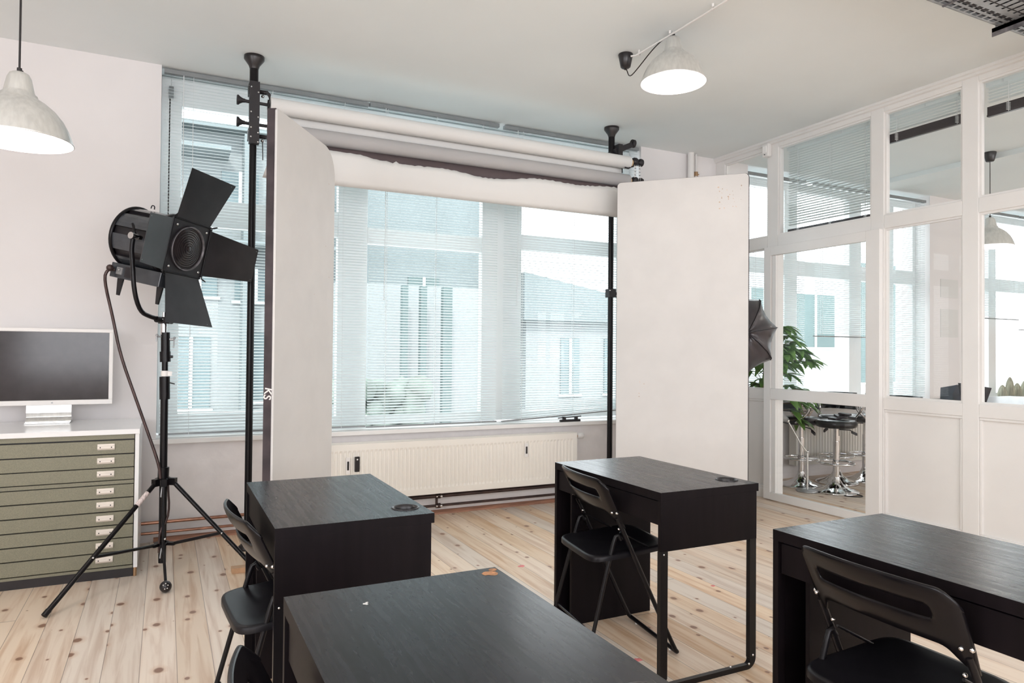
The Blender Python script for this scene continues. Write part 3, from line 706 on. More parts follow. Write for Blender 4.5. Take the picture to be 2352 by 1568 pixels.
for a, c in zs:
    d = obj('drawer', MB().box((xa, cy0, a), (xb, cy0+.02, c)), 'cab', t, bevel=.0015)
    zc = (a+c)/2+.004
    hb = MB()
    hb.prism([(0, -.016), (-.003, -.017), (-.011, -.008), (-.011, .004), (-.004, .009), (-.004, .016), (0, .016)], (-.325, cy0, zc), (0, 1, 0), (0, 0, 1), (.083, 0, 0))
    for xx in (-.311, -.257): hb.cyl((xx, cy0-.0125, zc-.002), (xx, cy0-.010, zc-.002), .0032, n=10, mi=1)
    obj('label_handle', hb, ['handle', 'black'], d)
t = thing('monitor', 'wide flat monitor in a white frame standing on the plan chest', 'monitor', (-.64, 5.03, ct), absolute=True)
mx0, mx1, mz0, mz1, my = -.975, -.287, .937, 1.397, 4.985
b = MB(); k = .021
b.box((mx0, my, mz0), (mx1, my+.03, mz0+.029)); b.box((mx0, my, mz1-k), (mx1, my+.03, mz1)); b.box((mx0, my, mz0+.029), (mx0+k, my+.03, mz1-k)); b.box((mx1-k, my, mz0+.029), (mx1, my+.03, mz1-k)); b.box((mx0+.01, my+.02, mz0+.01), (mx1-.01, my+.034, mz1-.01))
obj('frame', b, 'white_plastic', t, bevel=.002)
obj('screen', MB().box((mx0+k-.001, my+.003, mz0+.028), (mx1-k+.001, my+.02, mz1-k+.001)), 'screen', t)
b = MB(); mxc = -.601
b.prism([(0, -.0035), (.003, -.005), (.0055, -.0015), (.004, .003), (.001, .0025), (-.002, .0035), (-.005, .0015), (-.0055, -.002), (-.003, -.005)], (mxc, my-.0006, mz0+.014), (1, 0, 0), (0, 0, 1), (0, .0008, 0))
b.prism([(0, .0045), (.0025, .008), (.0035, .006)], (mxc, my-.0006, mz0+.013), (1, 0, 0), (0, 0, 1), (0, .0008, 0)); obj('fruit_mark', b, 'steel', t)
b = MB(); fx0, fx1 = -.735, -.505
pr_ = [(.0, .004), (.105, .004), (.125, .012), (.122, .03), (.075, .10), (.06, .16), (.045, .16), (.062, .095), (.105, .028), (.105, .016), (.0, .012)]
b.prism([(x_-.02, z_) for x_, z_ in pr_], (fx0, 4.99, ct-.003), (0, 1, 0), (0, 0, 1), (fx1-fx0, 0, 0))
b2 = MB(); b2.prism([(0, 0), (.012, 0), (.10, .06), (.10, .075), (.088, .075), (.0, .012)], (fx0, 4.955, ct), (0, 1, 0), (0, 0, 1), (fx1-fx0, 0, 0)); 
b3 = MB(); b3.box((fx0, 4.955, ct), (fx1, 5.10, ct+.008)); b3.prism([(0, 0), (.09, 0), (.085, .02), (.045, .06), (.045, .13), (.033, .13), (.03, .06), (.035, .035), (.02, .016), (0, .012)], (fx0+.0, 4.99, ct+.001), (0, 1, 0), (0, 0, 1), (fx1-fx0, 0, 0))
obj('stand', b3, 'alu', t, bevel=.002)

# ---------------------------------------------------------------- film light
t = thing('film_light', 'big black fresnel film light with four open barn doors on a tripod stand', 'studio light', (.006, 4.5, 0), absolute=True)
O = Vector((-.014, 4.5, 1.885)); az, tt = radians(48), radians(11.6)
nh = Vector((sin(az), -cos(az), 0)); uu = Vector((cos(az), sin(az), 0)); nn = nh*cos(tt)-Vector((0, 0, 1))*sin(tt); vv = Vector((0, 0, 1))*cos(tt)+nh*sin(tt)
ro = radians(-2.5); uu, vv = uu*cos(ro)+vv*sin(ro), vv*cos(ro)-uu*sin(ro)
Lp = lambda a, b_, c: O+uu*a+vv*b_+nn*c
b = MB(); R = .172
# ribbed drum: alternating raised plates
seg = 48; prof = []
for i in range(seg):
    a0_ = 2*pi*i/seg; raised = (i % 6) < 4
    prof.append((a0_, R if raised else R-.016)); prof.append((a0_+2*pi/seg*.999, R if raised else R-.016))
n = len(prof)
for (c0, c1, k) in ((-.205, .10, 1),):
    vs = [Lp(cos(a)*r_, sin(a)*r_, c) for c in (c0, c1) for a, r_ in prof]
    for i in range(n): b.add([vs[i], vs[(i+1) % n], vs[n+(i+1) % n], vs[n+i]], [(0, 1, 2, 3)], 1 if ((i//2) % 6) >= 4 or (i % 2 and (i//2) % 6 == 3) else 0)
    b.add(vs[:n], [tuple(range(n-1, -1, -1))]); b.add(vs[n:], [tuple(range(n))])
dr = obj('housing', b, ['housing', 'black'], t)
b = MB(); b.lathe([(.0, -.235), (.12, -.232), (.175, -.22), (.182, -.21), (.182, -.198), (.170, -.196)], O, nn, 48); b.lathe([(.176, .06), (.183, .06), (.183, .085), (.165, .10), (.15, .14), (.15, .16)], O, nn, 48)
obj('housing_rim', b, 'bmetal', dr)
b = MB(); b.tube([Lp(-.012, .185, -.13), Lp(-.01, .205, -.13), Lp(.012, .205, -.13), Lp(.014, .185, -.13)], .003, 6, smooth=1); obj('hanging_eye', b, 'bmetal', dr)
# front plate with round opening
b = MB(); n = 48; w_ = .150; rr = .128
def sq2(a): 
    c_, s_ = cos(a), sin(a); k = w_/max(abs(c_), abs(s_)); return c_*k, s_*k
for c, fl in ((.168, 0), (.155, 1)):
    vs = [Lp(cos(2*pi*i/n+pi/4)*rr, sin(2*pi*i/n+pi/4)*rr, c) for i in range(n)]+[Lp(*sq2(2*pi*i/n+pi/4), c) for i in range(n)]
    b.add(vs, [(i, n+i, n+(i+1) % n, (i+1) % n) if not fl else ((i+1) % n, n+(i+1) % n, n+i, i) for i in range(n)])
for s0, s1 in (((-1, -1), (1, -1)), ((1, -1), (1, 1)), ((1, 1), (-1, 1)), ((-1, 1), (-1, -1))):
    b.add([Lp(s0[0]*w_, s0[1]*w_, .155), Lp(s1[0]*w_, s1[1]*w_, .155), Lp(s1[0]*w_, s1[1]*w_, .168), Lp(s0[0]*w_, s0[1]*w_, .168)], [(0, 1, 2, 3)])
fp = obj('front_plate', b, 'black', t)
b = MB()
for sx_, sy_ in ((-1, 1), (1, 1), (-1, -1), (1, -1)): b.sphere(Lp(sx_*.118, sy_*.118, .17), .008, 0, 10)
for o in each('bolt', b, 'chrome', fp): o['label'] = 'pale bolt head'
b = MB(); b.lathe([(.124, .12), (.124, .171), (.1275, .176), (.124, .179), (.120, .176), (.119, .165), (.118, .12)], O, nn, 48); o = obj('lens_ring', b, 'tray_dark', t)
b = MB(); prf = []
for i in range(9):
    r_ = .119-i*.0128; prf += [(r_, .136+.0022*i), (r_-.0022, .1475+.0020*i), (r_-.0126, .1395+.0024*i)]
prf += [(0, .165)]
b.lathe(prf, O+nn*.02, nn, 64, sm=True); obj('lens', b, 'lens', t)
b = MB(); b.cyl(O-nn*.1, O+nn*.125, .118, n=32); obj('lamp_chamber', b, 'black', dr)
def barn(hx, hy, dirv, along, hl, ol, ln, th, mt='door_black', skew=0):
    """hinge centre at hx,hy in the plate plane; opens outward by angle th towards the front"""
    c = Lp(hx, hy, .17); out = dirv*cos(th)+nn*sin(th); nr = out.cross(along).normalized()*.0015
    A = [c-along*hl, c+along*hl, c+out*ln+along*(ol+skew), c+out*ln-along*(ol-skew)]
    q = MB(); q.add([p_+nr for p_ in A]+[p_-nr for p_ in A], [(0, 1, 2, 3), (7, 6, 5, 4), (0, 4, 5, 1), (1, 5, 6, 2), (2, 6, 7, 3), (3, 7, 4, 0)])
    o_ = obj('barn_door', q, mt, t)
    q = MB(); q.cyl(c-along*(hl+.01), c+along*(hl+.01), .006, n=8)
    for k_ in (-1, 1): q.tube([c+along*k_*(hl+.01), c+along*k_*(hl+.022)+nn*.012, c+along*k_*(hl+.03)+nn*.03+dirv*.01], .0028, 6)
    obj('hinge', q, 'bmetal', o_)
    q = MB()
    for k_ in (-1, 1): q.sphere(c+out*(ln-.014)+along*k_*(ol-.014), .003, 0, 6)
    each('rivet', q, 'steel', o_)
barn(0, .153, vv, uu, .135, .185, .285, radians(12), skew=.02)
barn(0, -.153, -vv, uu, .13, .19, .285, radians(20), skew=.03)
barn(.153, 0, uu, -vv, .135, .105, .365, radians(13))
barn(-.153, 0, -uu, vv, .145, .13, .245, radians(16))
# base box below the drum
b = MB(); b.obox(Lp(-.0, -.205, -.055), (uu, vv, nn), (.10, .042, .175)); bb = obj('ballast_box', b, 'housing', t, bevel=.004)
b = MB(); b.obox(Lp(-.102, -.205, -.09), (uu, vv, nn), (.004, .03, .032)); b.obox(Lp(-.102, -.205, -.16), (uu, vv, nn), (.006, .02, .02), 1); b.sphere(Lp(-.11, -.20, -.16), .008, 1, 8); obj('switch_panel', b, ['black', 'steel'], bb)
for c_ in (-.19, .09):
    q = MB(); q.prism([(-.02, 0), (.02, 0), (.012, -.1), (-.004, -.1)], Lp(-.06, -.245, c_), nn, -vv*-1, uu*.012); obj('bracket_foot', q, 'black', bb)
# yoke
b = MB(); yb = .222
zst = 1.445
pc = Vector((-.006, 4.5, zst))
arm = lambda s_: [Lp(s_*yb, 0.02, 0), Lp(s_*yb, -.06, 0), Lp(s_*yb, -.06, 0)*.35+Vector((O.x+uu.x*s_*yb, O.y+uu.y*s_*yb, 1.72))*.65, Vector((O.x+uu.x*s_*yb*.97, O.y+uu.y*s_*yb*.97, 1.60)), Vector((O.x+uu.x*s_*.17, O.y+uu.y*s_*.17, 1.485)), Vector((O.x+uu.x*s_*.09, O.y+uu.y*s_*.09, 1.458)), pc+uu*s_*.0]
for s_ in (-1, 1):
    b.tube(arm(s_), .0125, 12, smooth=2); b.cyl(Lp(s_*.17, 0, 0), Lp(s_*(yb+.02), 0, 0), .012, n=12); b.tube([Lp(s_*(yb-.01), .0, 0), Lp(s_*(yb+.0), .05, -.015), Lp(s_*(yb-.01), .065, -.035)], .007, 8)
b.cyl(pc-uu*.06, pc+uu*.06, .018, n=14)
obj('yoke', b, 'bmetal', t)
for s_ in (-1, 1):
    o = obj('tilt_joint', MB().cyl(Lp(s_*(yb-.02), 0, 0), Lp(s_*(yb+.022), 0, 0), .019, n=14), 'chrome', t); o['label'] = 'bare steel tilt joint'
b = MB()
b.cyl(pc+Vector((0, 0, -.01)), pc+Vector((0, 0, .045)), .009, n=12); b.cyl((pc.x, pc.y, zst-.085), (pc.x, pc.y, zst-.02), .0185, n=16)
o = obj('spigot', b, 'chrome', t); o['label'] = 'bare steel spigot'
b = MB(); b.lathe([(.0, -.02), (.03, -.02), (.034, -.008), (.034, .01), (.026, .018), (0, .018)], pc, (0, 0, 1), 10, sm=False); obj('joint', b, 'black', t)
# stand column
sx = .004; sy = 4.5
b = MB()
for z0_, z1_, r_ in ((.055, .99, .0205), (1.20, 1.0, .012), (.99, 1.12, .028), (.99, 1.21, .0165), (1.205, 1.265, .029), (1.255, 1.375, .0245), (.60, .52, .03)):
    b.cyl((sx, sy, z0_), (sx-.002, sy, z1_), r_, n=20)
obj('stand_column', b, 'bmetal', t)
b = MB(); b.cyl((sx, sy, 1.122), (sx, sy, 1.154), .0225, n=18); b.obox((sx+.025, sy-.012, 1.138), ((1, 0, 0), (0, 1, 0), (0, 0, 1)), (.010, .01, .013)); o = obj('tape_wrap', b, 'white_plastic', t); o['label'] = 'pale tape around the column'
b = MB()
for z_, s_ in ((1.335, 1), (1.35, -1)):
    b.cyl((sx, sy, z_), (sx+s_*.042, sy-.012, z_), .008 if s_ > 0 else .005, n=10); b.tube([(sx+s_*.045, sy-.012, z_+.012), (sx+s_*.045-.004, sy-.014, z_-.05 if s_ > 0 else z_-.028)], .0038, 8); b.sphere((sx+s_*.045, sy-.012, z_+.008), .008, 0, 8)
b.tube([(sx+.0, sy-.03, .525), (sx-.008, sy-.055, .485), (sx-.012, sy-.06, .44)], .004, 8); b.tube([(sx+.0, sy-.03, .17), (sx-.006, sy-.055, .14), (sx-.012, sy-.06, .095)], .004, 8)
o = obj('locking_lever', b, 'steel', t)
b = MB(); b.cyl((sx+.024, sy-.01, 1.235), (sx+.038, sy-.014, 1.235), .008, n=10); b.cyl((sx+.024, sy-.01, 1.085), (sx+.05, sy-.02, 1.078), .0035, n=8); obj('locking_knob', b, 'black', t)
b = MB()
feet = [Vector((-.494, 3.96, .012)), Vector((.50, 4.21, .012)), Vector((.022, 4.135, .035))]
for z_, r_, h_ in ((.52, .05, .02), (.165, .045, .008)):
    b.lathe([(0, -h_), (r_, -h_), (r_, h_*.6), (r_*.8, h_), (0, h_)], (sx, sy, z_), (0, 0, 1), 6, sm=False)
    for ft in feet:
        d_ = (ft-Vector((sx, sy, ft.z))).normalized(); b.obox(Vector((sx, sy, z_))+d_*.045, (d_, Vector((0, 0, 1)).cross(d_), (0, 0, 1)), (.03, .014, h_))
obj('collar', b, 'bmetal', t)
for i, ft in enumerate(feet):
    d_ = (ft-Vector((sx, sy, ft.z))).normalized(); top = Vector((sx, sy, .515))+d_*.062
    q = MB()
    if i < 2: q.tube([top, ft], .0125, 12); q.cyl(ft+(top-ft).normalized()*.03, ft, .0145, n=12)
    else: q.tube([top+d_*0, Vector((sx+.002, 4.36, .20)), ft+Vector((0, .01, .01))], .0075, 10)
    lg = obj('tripod_leg', q, 'bmetal', t)
    mid = top.lerp(ft, .60 if i == 0 else .56)
    q = MB(); c2 = Vector((sx, sy, .165))+d_*.06
    q.tube([c2, mid], .009, 10) if i < 2 else q.tube([c2, Vector((sx+.002, 4.37, .19))], .007, 8)
    q.sphere(mid+Vector((0, -.013, .0)), .006, 1, 8); obj('leg_brace', q, ['bmetal', 'chrome'], lg)
    if i == 0:
        dl = (ft-top).normalized(); ct_ = top.lerp(ft, .14); q = MB(); q.cyl(ct_-dl*.05, ct_+dl*.045, .0132, n=14); o = obj('sticker', q, 'sticker', lg); o['label'] = 'worn pale sticker'
    if i == 2:
        q = MB(); c_ = Vector((.022, 4.115, .031)); vd = (Vector((0, 0, 1.28))-c_).normalized(); q.sphere(c_, .030, 0, 20)
        rt = vd.cross(Vector((0, 0, 1))).normalized(); up_ = rt.cross(vd)
        for a_, b__ in ((.011, .008), (-.011, .005), (.004, -.012), (-.008, -.010), (.0, .015)): q.sphere(c_+vd*.0265+rt*a_+up_*b__, .0035, 1, 8)
        o = obj('foot_ball', q, ['blackplastic', 'white_plastic'], lg)
b = MB(); b.tube([Lp(-.10, -.205, -.2), Lp(-.13, -.21, -.22), Lp(-.14, -.27, -.22), Vector((-.262, 4.5, 1.45)), Vector((-.225, 4.5, 1.25)), Vector((-.15, 4.49, 1.02)), Vector((-.085, 4.49, .82)), Vector((-.02, 4.475, .62)), Vector((sx-.015, sy-.028, .54))], .0085, 10, smooth=2)
b.sphere(Lp(-.125, -.2, -.21), .02, 0, 10); b.tube([Vector((sx+.022, sy, .56)), Vector((sx+.026, sy-.005, .45)), Vector((sx+.032, sy-.01, .38)), Vector((sx+.024, sy-.005, .30)), Vector((sx-.016, sy-.026, .24)), Vector((sx-.018, sy-.03, .12))], .006, 8, smooth=1)
obj('power_cable', b, 'darkpipe', t)

# ---------------------------------------------------------------- background support: poles, paper rolls
def pole(x, y, label, flip):
    t = thing('tension_pole', label, 'pole', (x, y, 0), group='tension poles holding the paper rolls', absolute=True)
    b = MB(); b.cyl((x, y, .02), (x, y, 2.62), .0225, n=20); b.cyl((x, y, 2.62), (x, y, H-.05), .027, n=20); obj('tube', b, 'bmetal', t)
    b = MB(); b.lathe([(.026, -.085), (.034, -.06), (.063, -.02), (.063, 0), (0, 0)], (x, y, H-.0005), (0, 0, 1), 32); obj('ceiling_cup', b, 'blackplastic', t)
    b = MB(); b.lathe([(0, 0), (.06, 0), (.06, .015), (.03, .045), (.024, .07)], (x, y, .0005), (0, 0, 1), 32); obj('floor_cup', b, 'blackplastic', t)
    for z_ in (2.955, 2.665) if flip > 0 else (2.93, 1.78):
        b = MB()
        b.box((x-.034, y-.034, z_-.035), (x+.034, y+.03, z_+.035)); b.cyl((x-.03, y-.036, z_+.02), (x-.03, y-.034, z_+.02), .005, n=8, mi=1)
        b.cyl((x+.03, y, z_), (x+.075, y-.02, z_-.006), .014, n=10); b.sphere((x+.055, y-.01, z_-.03), .012, 1, 8); b.obox((x+.085, y-.025, z_-.012), ((.7, 0, -.7), (0, 1, 0), (.7, 0, .7)), (.018, .008, .01)); b.tube([(x+.09, y-.025, z_-.01), (x+.10, y-.03, z_-.055)], .008, 8)
        obj('clamp', b, ['black', 'chrome'], t, bevel=.003)
    return t
pL = pole(.493, 4.79, 'tall black tension pole beside the left standing panel, with roll clamps', 1)
pR = pole(3.353, 4.897, 'black tension pole at the left edge of the right standing panel', -1)
b = MB()
b.box((.462, 4.73, 2.60), (.524, 4.77, 3.0))
for z_ in (2.87, 2.73):
    b.cyl((.40, 4.75, z_), (.575, 4.75, z_-.004), .010, n=12)
    b.lathe([(0, 0), (.03, 0), (.032, .008), (.022, .02), (.014, .035), (.012, .05)], (.388, 4.75, z_), (1, 0, 0), 20)
    b.lathe([(0, 0), (.034, 0), (.034, .006), (.01, .012)], (.575, 4.75, z_-.004), (1, 0, 0), 20)
for z_ in (2.96, 2.80, 2.70, 2.64): b.cyl((.472, 4.729, z_), (.472, 4.725, z_), .005, n=8, mi=1); b.cyl((.515, 4.729, z_-.03), (.515, 4.725, z_-.03), .005, n=8, mi=1)
b.tube([(.545, 4.74, 2.62), (.548, 4.738, 2.50)], .003, 6)
obj('roll_bracket', b, ['black', 'chrome'], pL)
b = MB(); b.box((3.36, 4.80, 2.78), (3.40, 4.90, 3.02)); b.obox((3.43, 4.84, 3.0), ((.9, -.1, .42), (.1, 1, 0), (-.42, 0, .9)), (.09, .018, .022)); b.lathe([(.0, -.012), (.034, -.012), (.034, .012), (0, .012)], (3.525, 4.83, 3.05), (1, 0, 0), 20)
b.box((3.43, 4.74, 2.70), (3.56, 4.84, 2.73)); 
for z_ in (2.87, 2.71):
    b.lathe([(0, -.03), (.012, -.03), (.03, -.012), (.036, 0), (.036, .02), (.03, .03), (.012, .034), (.012, .05), (.03, .055), (.034, .07), (.03, .085), (0, .085)], (3.475, 4.75, z_), (1, 0, 0), 20)
b.tube([(3.47, 4.75, 2.83), (3.44, 4.73, 2.82), (3.40, 4.72, 2.80), (3.36, 4.71, 2.80)], .006, 8)
obj('roll_bracket', b, ['black'], pR)
b = MB()
for xx in (3.475, 3.52):
    for k in range(9):
        z_ = 2.84-.014*k; b.cyl((xx-.008, 4.73, z_), (xx+.008, 4.73, z_), .004 if k % 2 else .0025, n=8, mi=k % 2)
        b.cyl((xx-.008, 4.73, z_), (xx-.008, 4.73, z_-.014), .002, n=6, mi=1); b.cyl((xx+.008, 4.73, z_), (xx+.008, 4.73, z_-.014), .002, n=6, mi=1)
obj('roll_chain', b, ['black', 'white_plastic'], pR)
t = thing('paper_roll', 'white paper roll, uppermost of the rolls above the window', 'paper roll', (2.0, 4.75, 2.82), group='background paper rolls', absolute=True)
b = MB(); b.cyl((.59, 4.75, 2.865), (3.425, 4.75, 2.855), .052, n=40)
obj('roll', b, 'paper', t)
b = MB(); vs = []; n = 40
for i in range(n+1):
    x_ = .62+(3.385-.62)*i/n
    vs += [(x_, 4.80, 2.85), (x_, 4.795, 2.80), (x_, 4.792, 2.745+.003*sin(x_*5))]
fs = [(3*i+j, 3*i+3+j, 3*i+4+j, 3*i+1+j) for i in range(n) for j in (0, 1)]
b.add(vs, fs, 0, True); obj('paper_end', b, 'paper', t, solid=.0012)
b = MB(); b.cyl((3.42, 4.75, 2.855), (3.452, 4.75, 2.855), .031, n=24); obj('core_tube', b, 'core', t)
t = thing('paper_roll', 'grey paper roll in the middle of the three rolls', 'paper roll', (2.0, 4.75, 2.66), group='background paper rolls', absolute=True)
obj('roll', MB().cyl((.60, 4.75, 2.702), (3.415, 4.75, 2.702), .053, n=40), 'grey_paper', t)
b = MB(); b.cyl((.585, 4.75, 2.702), (.60, 4.75, 2.702), .03, n=20); b.cyl((3.415, 4.75, 2.702), (3.44, 4.75, 2.702), .03, n=20); obj('core_tube', b, 'core', t)
t = thing('paper_roll', 'dark brown paper roll at the bottom, a torn white sheet hanging over it', 'paper roll', (2.0, 4.75, 2.39), group='background paper rolls', absolute=True)
obj('roll', MB().cyl((.60, 4.775, 2.598), (3.40, 4.775, 2.598), .058, n=40), 'brown_paper', t)
b = MB(); n = 120; vs = []; rn = random.Random(2)
for i in range(n+1):
    f_ = i/n; xt_ = .60+(3.33-.60)*f_; xb_ = .545+(3.36-.545)*f_
    top = 2.578+.018*sin(f_*9)-.012*sin(f_*23+1)+.004*rn.uniform(-1, 1)+(.02*f_)+(.012 if abs(f_-.30) < .006 else 0)
    for k in range(7):
        g = k/6; z_ = top+(2.385-top)*g; vs.append((xt_+(xb_-xt_)*g, 4.694-.018*sin(g*pi*.9)+.035*g*g, z_))
fs = [(7*i+j, 7*i+7+j, 7*i+8+j, 7*i+1+j) for i in range(n) for j in range(6)]
b.add(vs, fs, 0, True); o = obj('torn_sheet', b, 'paper', t, solid=.0012); o['label'] = 'white sheet with a torn top edge'

# ---------------------------------------------------------------- standing reflector panels
def flat_panel(label, p0, p1, Ht, rad0, rad1, thick, side, marks):
    """p0,p1 = plan end points (p0 first), side = +-1 picks which side the back goes"""
    p0, p1 = Vector((*p0, 0)), Vector((*p1, 0)); L_ = (p1-p0).length; u = (p1-p0)/L_; nb = Vector((-u.y, u.x, 0))*side
    t = thing('reflector_panel', label, 'studio panel', tuple((p0+p1)/2), group='white foam reflector panels', absolute=True)
    def outline(ins=0):
        pts = [(ins, 0), (L_-ins, 0)]
        r = rad1
        for i in range(9): a = pi/2*i/8; pts.append((L_-ins-r+r*cos(a), Ht-ins-r+r*sin(a)))
        r = rad0
        for i in range(9): a = pi/2*i/8; pts.append((ins+r-r*sin(a), Ht-ins-r+r*cos(a)))
        return pts
    b = MB(); b.prism(outline(.004), p0, u, (0, 0, 1), nb*.012); obj('white_face', b, 'panel', t)
    b = MB(); b.prism(outline(0), p0+nb*.012, u, (0, 0, 1), nb*(thick-.012)); obj('black_back', b, 'panel_edge', t, bevel=.004)
    b = MB()
    for (x_, z_, r_, sd) in marks: 
        rn = random.Random(sd); n = 10
        b.add([tuple(p0+u*(x_+r_*cos(2*pi*i/n)*rn.uniform(.4, 1.3))+Vector((0, 0, z_+r_*sin(2*pi*i/n)*rn.uniform(.4, 1.3)))-nb*.0006) for i in range(n)], [tuple(range(n))])
    if marks: o = obj('scuff', b, 'tan', t); o['label'] = 'small brown scuffs'
    return t, p0, u, nb
tl, p0, u_, nb_ = flat_panel('left standing panel, white face and black edge, beside the film light', (.489, 3.665), (.925, 4.335), 2.5, .012, .16, .052, 1, [(.70, 2.28, .004, 1), (.66, 1.9, .003, 2), (.5, 1.6, .003, 3), (.72, 1.72, .004, 4)])
# hand-drawn mark on its black edge
cu = bpy.data.curves.new('mark', 'FONT'); cu.body = 'KS'; cu.size = .055; cu.extrude = .0006; cu.align_x = 'CENTER'; cu.align_y = 'CENTER'; cu.offset = .0008
tmp = bpy.data.objects.new('tmp', cu); COL.objects.link(tmp); dg = bpy.context.evaluated_depsgraph_get(); me = bpy.data.meshes.new_from_object(tmp.evaluated_get(dg)); bpy.data.objects.remove(tmp)
me.materials.clear(); me.materials.append(MT['white_plastic']); o = bpy.data.objects.new('handwritten_mark', me); COL.objects.link(o); o.parent = tl
ec = p0+nb_*.03-u_*.0008+Vector((0, 0, 1.06))
mw = Matrix((-Vector(nb_)*-1, Vector((0, 0, 1)), (-u_))).transposed()
rx = Vector((0, 0, 1)).cross(-u_); mw = Matrix((rx, Vector((0, 0, 1)), -u_)).transposed() @ Matrix.Rotation(radians(-100), 3, 'Z')
mw = mw.to_4x4(); mw.translation = ec-Vector(tl['_abs']); o.matrix_parent_inverse = Matrix(); o.matrix_basis = mw; o['label'] = 'white handwritten letters KS'
mk = []
rn = random.Random(11)
for i in range(26): mk.append((.84+rn.uniform(-.09, .08), 2.44+rn.uniform(-.10, .07), rn.uniform(.002, .006), i))
for i in range(4): mk.append((.17+.05*rn.random(), .98+rn.uniform(-.08, .1), .004, 50+i))
flat_panel('right standing panel, large white board with scuffed upper right corner', (3.126, 4.488), (3.792, 3.778), 2.6, .03, .03, .05, 1, mk)

# ---------------------------------------------------------------- softbox behind the right panel
sc_c = Vector((4.20, 4.29, 1.44)); ax = Vector((-.35, -1.0, .05)).normalized(); a_ = ax.cross(Vector((0, 0, 1))).normalized(); b_ = a_.cross(ax)
t = thing('softbox', 'black umbrella softbox behind the right standing panel', 'softbox', (sc_c.x, sc_c.y, 0), absolute=True)
b = MB(); n = 8; rings = [(.36, -.06), (.335, .0), (.25, .07), (.13, .12), (.02, .14)]; vs = []
for r_, d_ in rings:
    for i in range(n*4):
        a = 2*pi*(i/4)/n+radians(35); ph = (i % 4)/4; kk = cos(pi/n)/cos((ph-.5)*2*pi/n)*(1-.06*sin(ph*pi)); vs.append(sc_c+(a_*cos(a)+b_*sin(a))*r_*kk+ax*(d_-.02*sin(ph*pi)))
m_ = n*4; fs = [(r*m_+i, r*m_+(i+1) % m_, (r+1)*m_+(i+1) % m_, (r+1)*m_+i) for r in range(len(rings)-1) for i in range(m_)]
b.add(vs, fs, 0, True); obj('canopy', b, 'softbox', t, solid=.002)
b = MB()
for i in range(n):
    a = 2*pi*i/n+radians(35); e = a_*cos(a)+b_*sin(a); b.tube([sc_c+e*r_*1.005+ax*(d_+.004) for r_, d_ in rings], .003, 6)
obj('rib', b, 'black', t)
b = MB(); b.tube([(sc_c.x, sc_c.y+.02, .34), (sc_c.x, sc_c.y+.02, 1.36)], .012, 10)
for k in range(3): a = 2*pi*k/3+1.4; b.tube([(sc_c.x, sc_c.y+.02, .4), (sc_c.x-.08+.2*cos(a), sc_c.y+.06+.16*sin(a), .01)], .008, 8)
obj('light_stand', b, 'bmetal', t)

# ---------------------------------------------------------------- pendant lamps
LP = [(.0, .0), (.022, .0), (.033, -.006), (.041, -.022), (.052, -.075), (.054, -.082), (.063, -.090), (.065, -.10), (.094, -.118), (.127, -.146), (.153, -.180), (.171, -.215), (.183, -.248), (.189, -.266), (.191, -.272)]
def lamp(label, top, name='pendant_lamp', power=9):
    t = thing(name, label, 'lamp', top, group='aluminium pendant lamps')
    b = MB(); b.lathe(LP, n=48); obj('lamp_shade', b, 'alu', t, solid=.0012)
    b = MB(); b.lathe([(.03, -.012), (.04, -.03), (.056, -.10), (.120, -.150), (.148, -.186), (.167, -.219), (.180, -.250), (.188, -.2722)], n=48); o = obj('shade_lining', b, 'lampin', t); o['label'] = 'white inside of the shade'
    b = MB(); b.sphere((0, 0, -.15), .045, 0, 20); b.cyl((0, 0, -.12), (0, 0, -.06), .02, n=12); obj('bulb', b, 'bulb', t)
    b = MB(); b.cyl((0, 0, -.002), (0, 0, .018), .009, n=12); b.sphere((.008, 0, .006), .006, 0, 8); obj('cord_grip', b, 'blackplastic', t)
    ld = bpy.data.lights.new('bulb_light', 'POINT'); ld.energy = power; ld.shadow_soft_size = .05; ld.color = (1, .93, .87)
    lo = bpy.data.objects.new('bulb_light', ld); COL.objects.link(lo); lo.parent = t; lo.location = (0, 0, -.215)
    return t
L1 = Vector((-.535, 3.36, 2.375)); t1 = lamp('lit aluminium pendant lamp hanging at the upper left, cut by the photo edge', L1)
obj('cord', MB().tube([(0, 0, .0), (.0, 0, H-L1.z)], .004, 8), 'blackplastic', t1)
L2 = Vector((2.662, 3.255, 3.145)); t2 = lamp('lit aluminium pendant lamp hooked up close to the ceiling pipe', L2)
b = MB(); cp = Vector((2.602, 3.65, H)) - L2
b.tube([(0, 0, 0), (0, .004, .02), (-.012, .035, .02), (-.03, .14, -.01), (-.05, .29, -.10), (-.062, .35, -.13), (cp.x+.01, cp.y, cp.z-.098), (cp.x, cp.y, cp.z-.09)], .0035, 8, smooth=2); obj('cord', b, 'blackplastic', t2)
b = MB(); b.lathe([(0, 0), (.046, 0), (.047, -.006), (.031, -.082), (.02, -.09), (.008, -.092), (.008, -.098), (0, -.098)], (cp.x, cp.y, cp.z-.0005), (0, 0, 1), 32); obj('ceiling_cup', b, 'blackplastic', t2)
obj('hook', MB().tube([(0, 0, .035), (0, .01, .03), (0, .008, .015)], .003, 6), 'trim', t2)
L3 = Vector((6.875, 3.846, 2.57)); t3 = lamp('aluminium pendant lamp seen through the glass in the meeting room', L3, power=8)
obj('cord', MB().tube([(0, 0, 0), (0, 0, H-L3.z-.05)], .0035, 8), 'blackplastic', t3)
b = MB(); b.lathe([(0, 0), (.052, 0), (.053, -.006), (.036, -.078), (.03, -.086), (0, -.088)], (0, 0, H-L3.z-.0005), (0, 0, 1), 32); obj('ceiling_cup', b, 'blackplastic', t3)
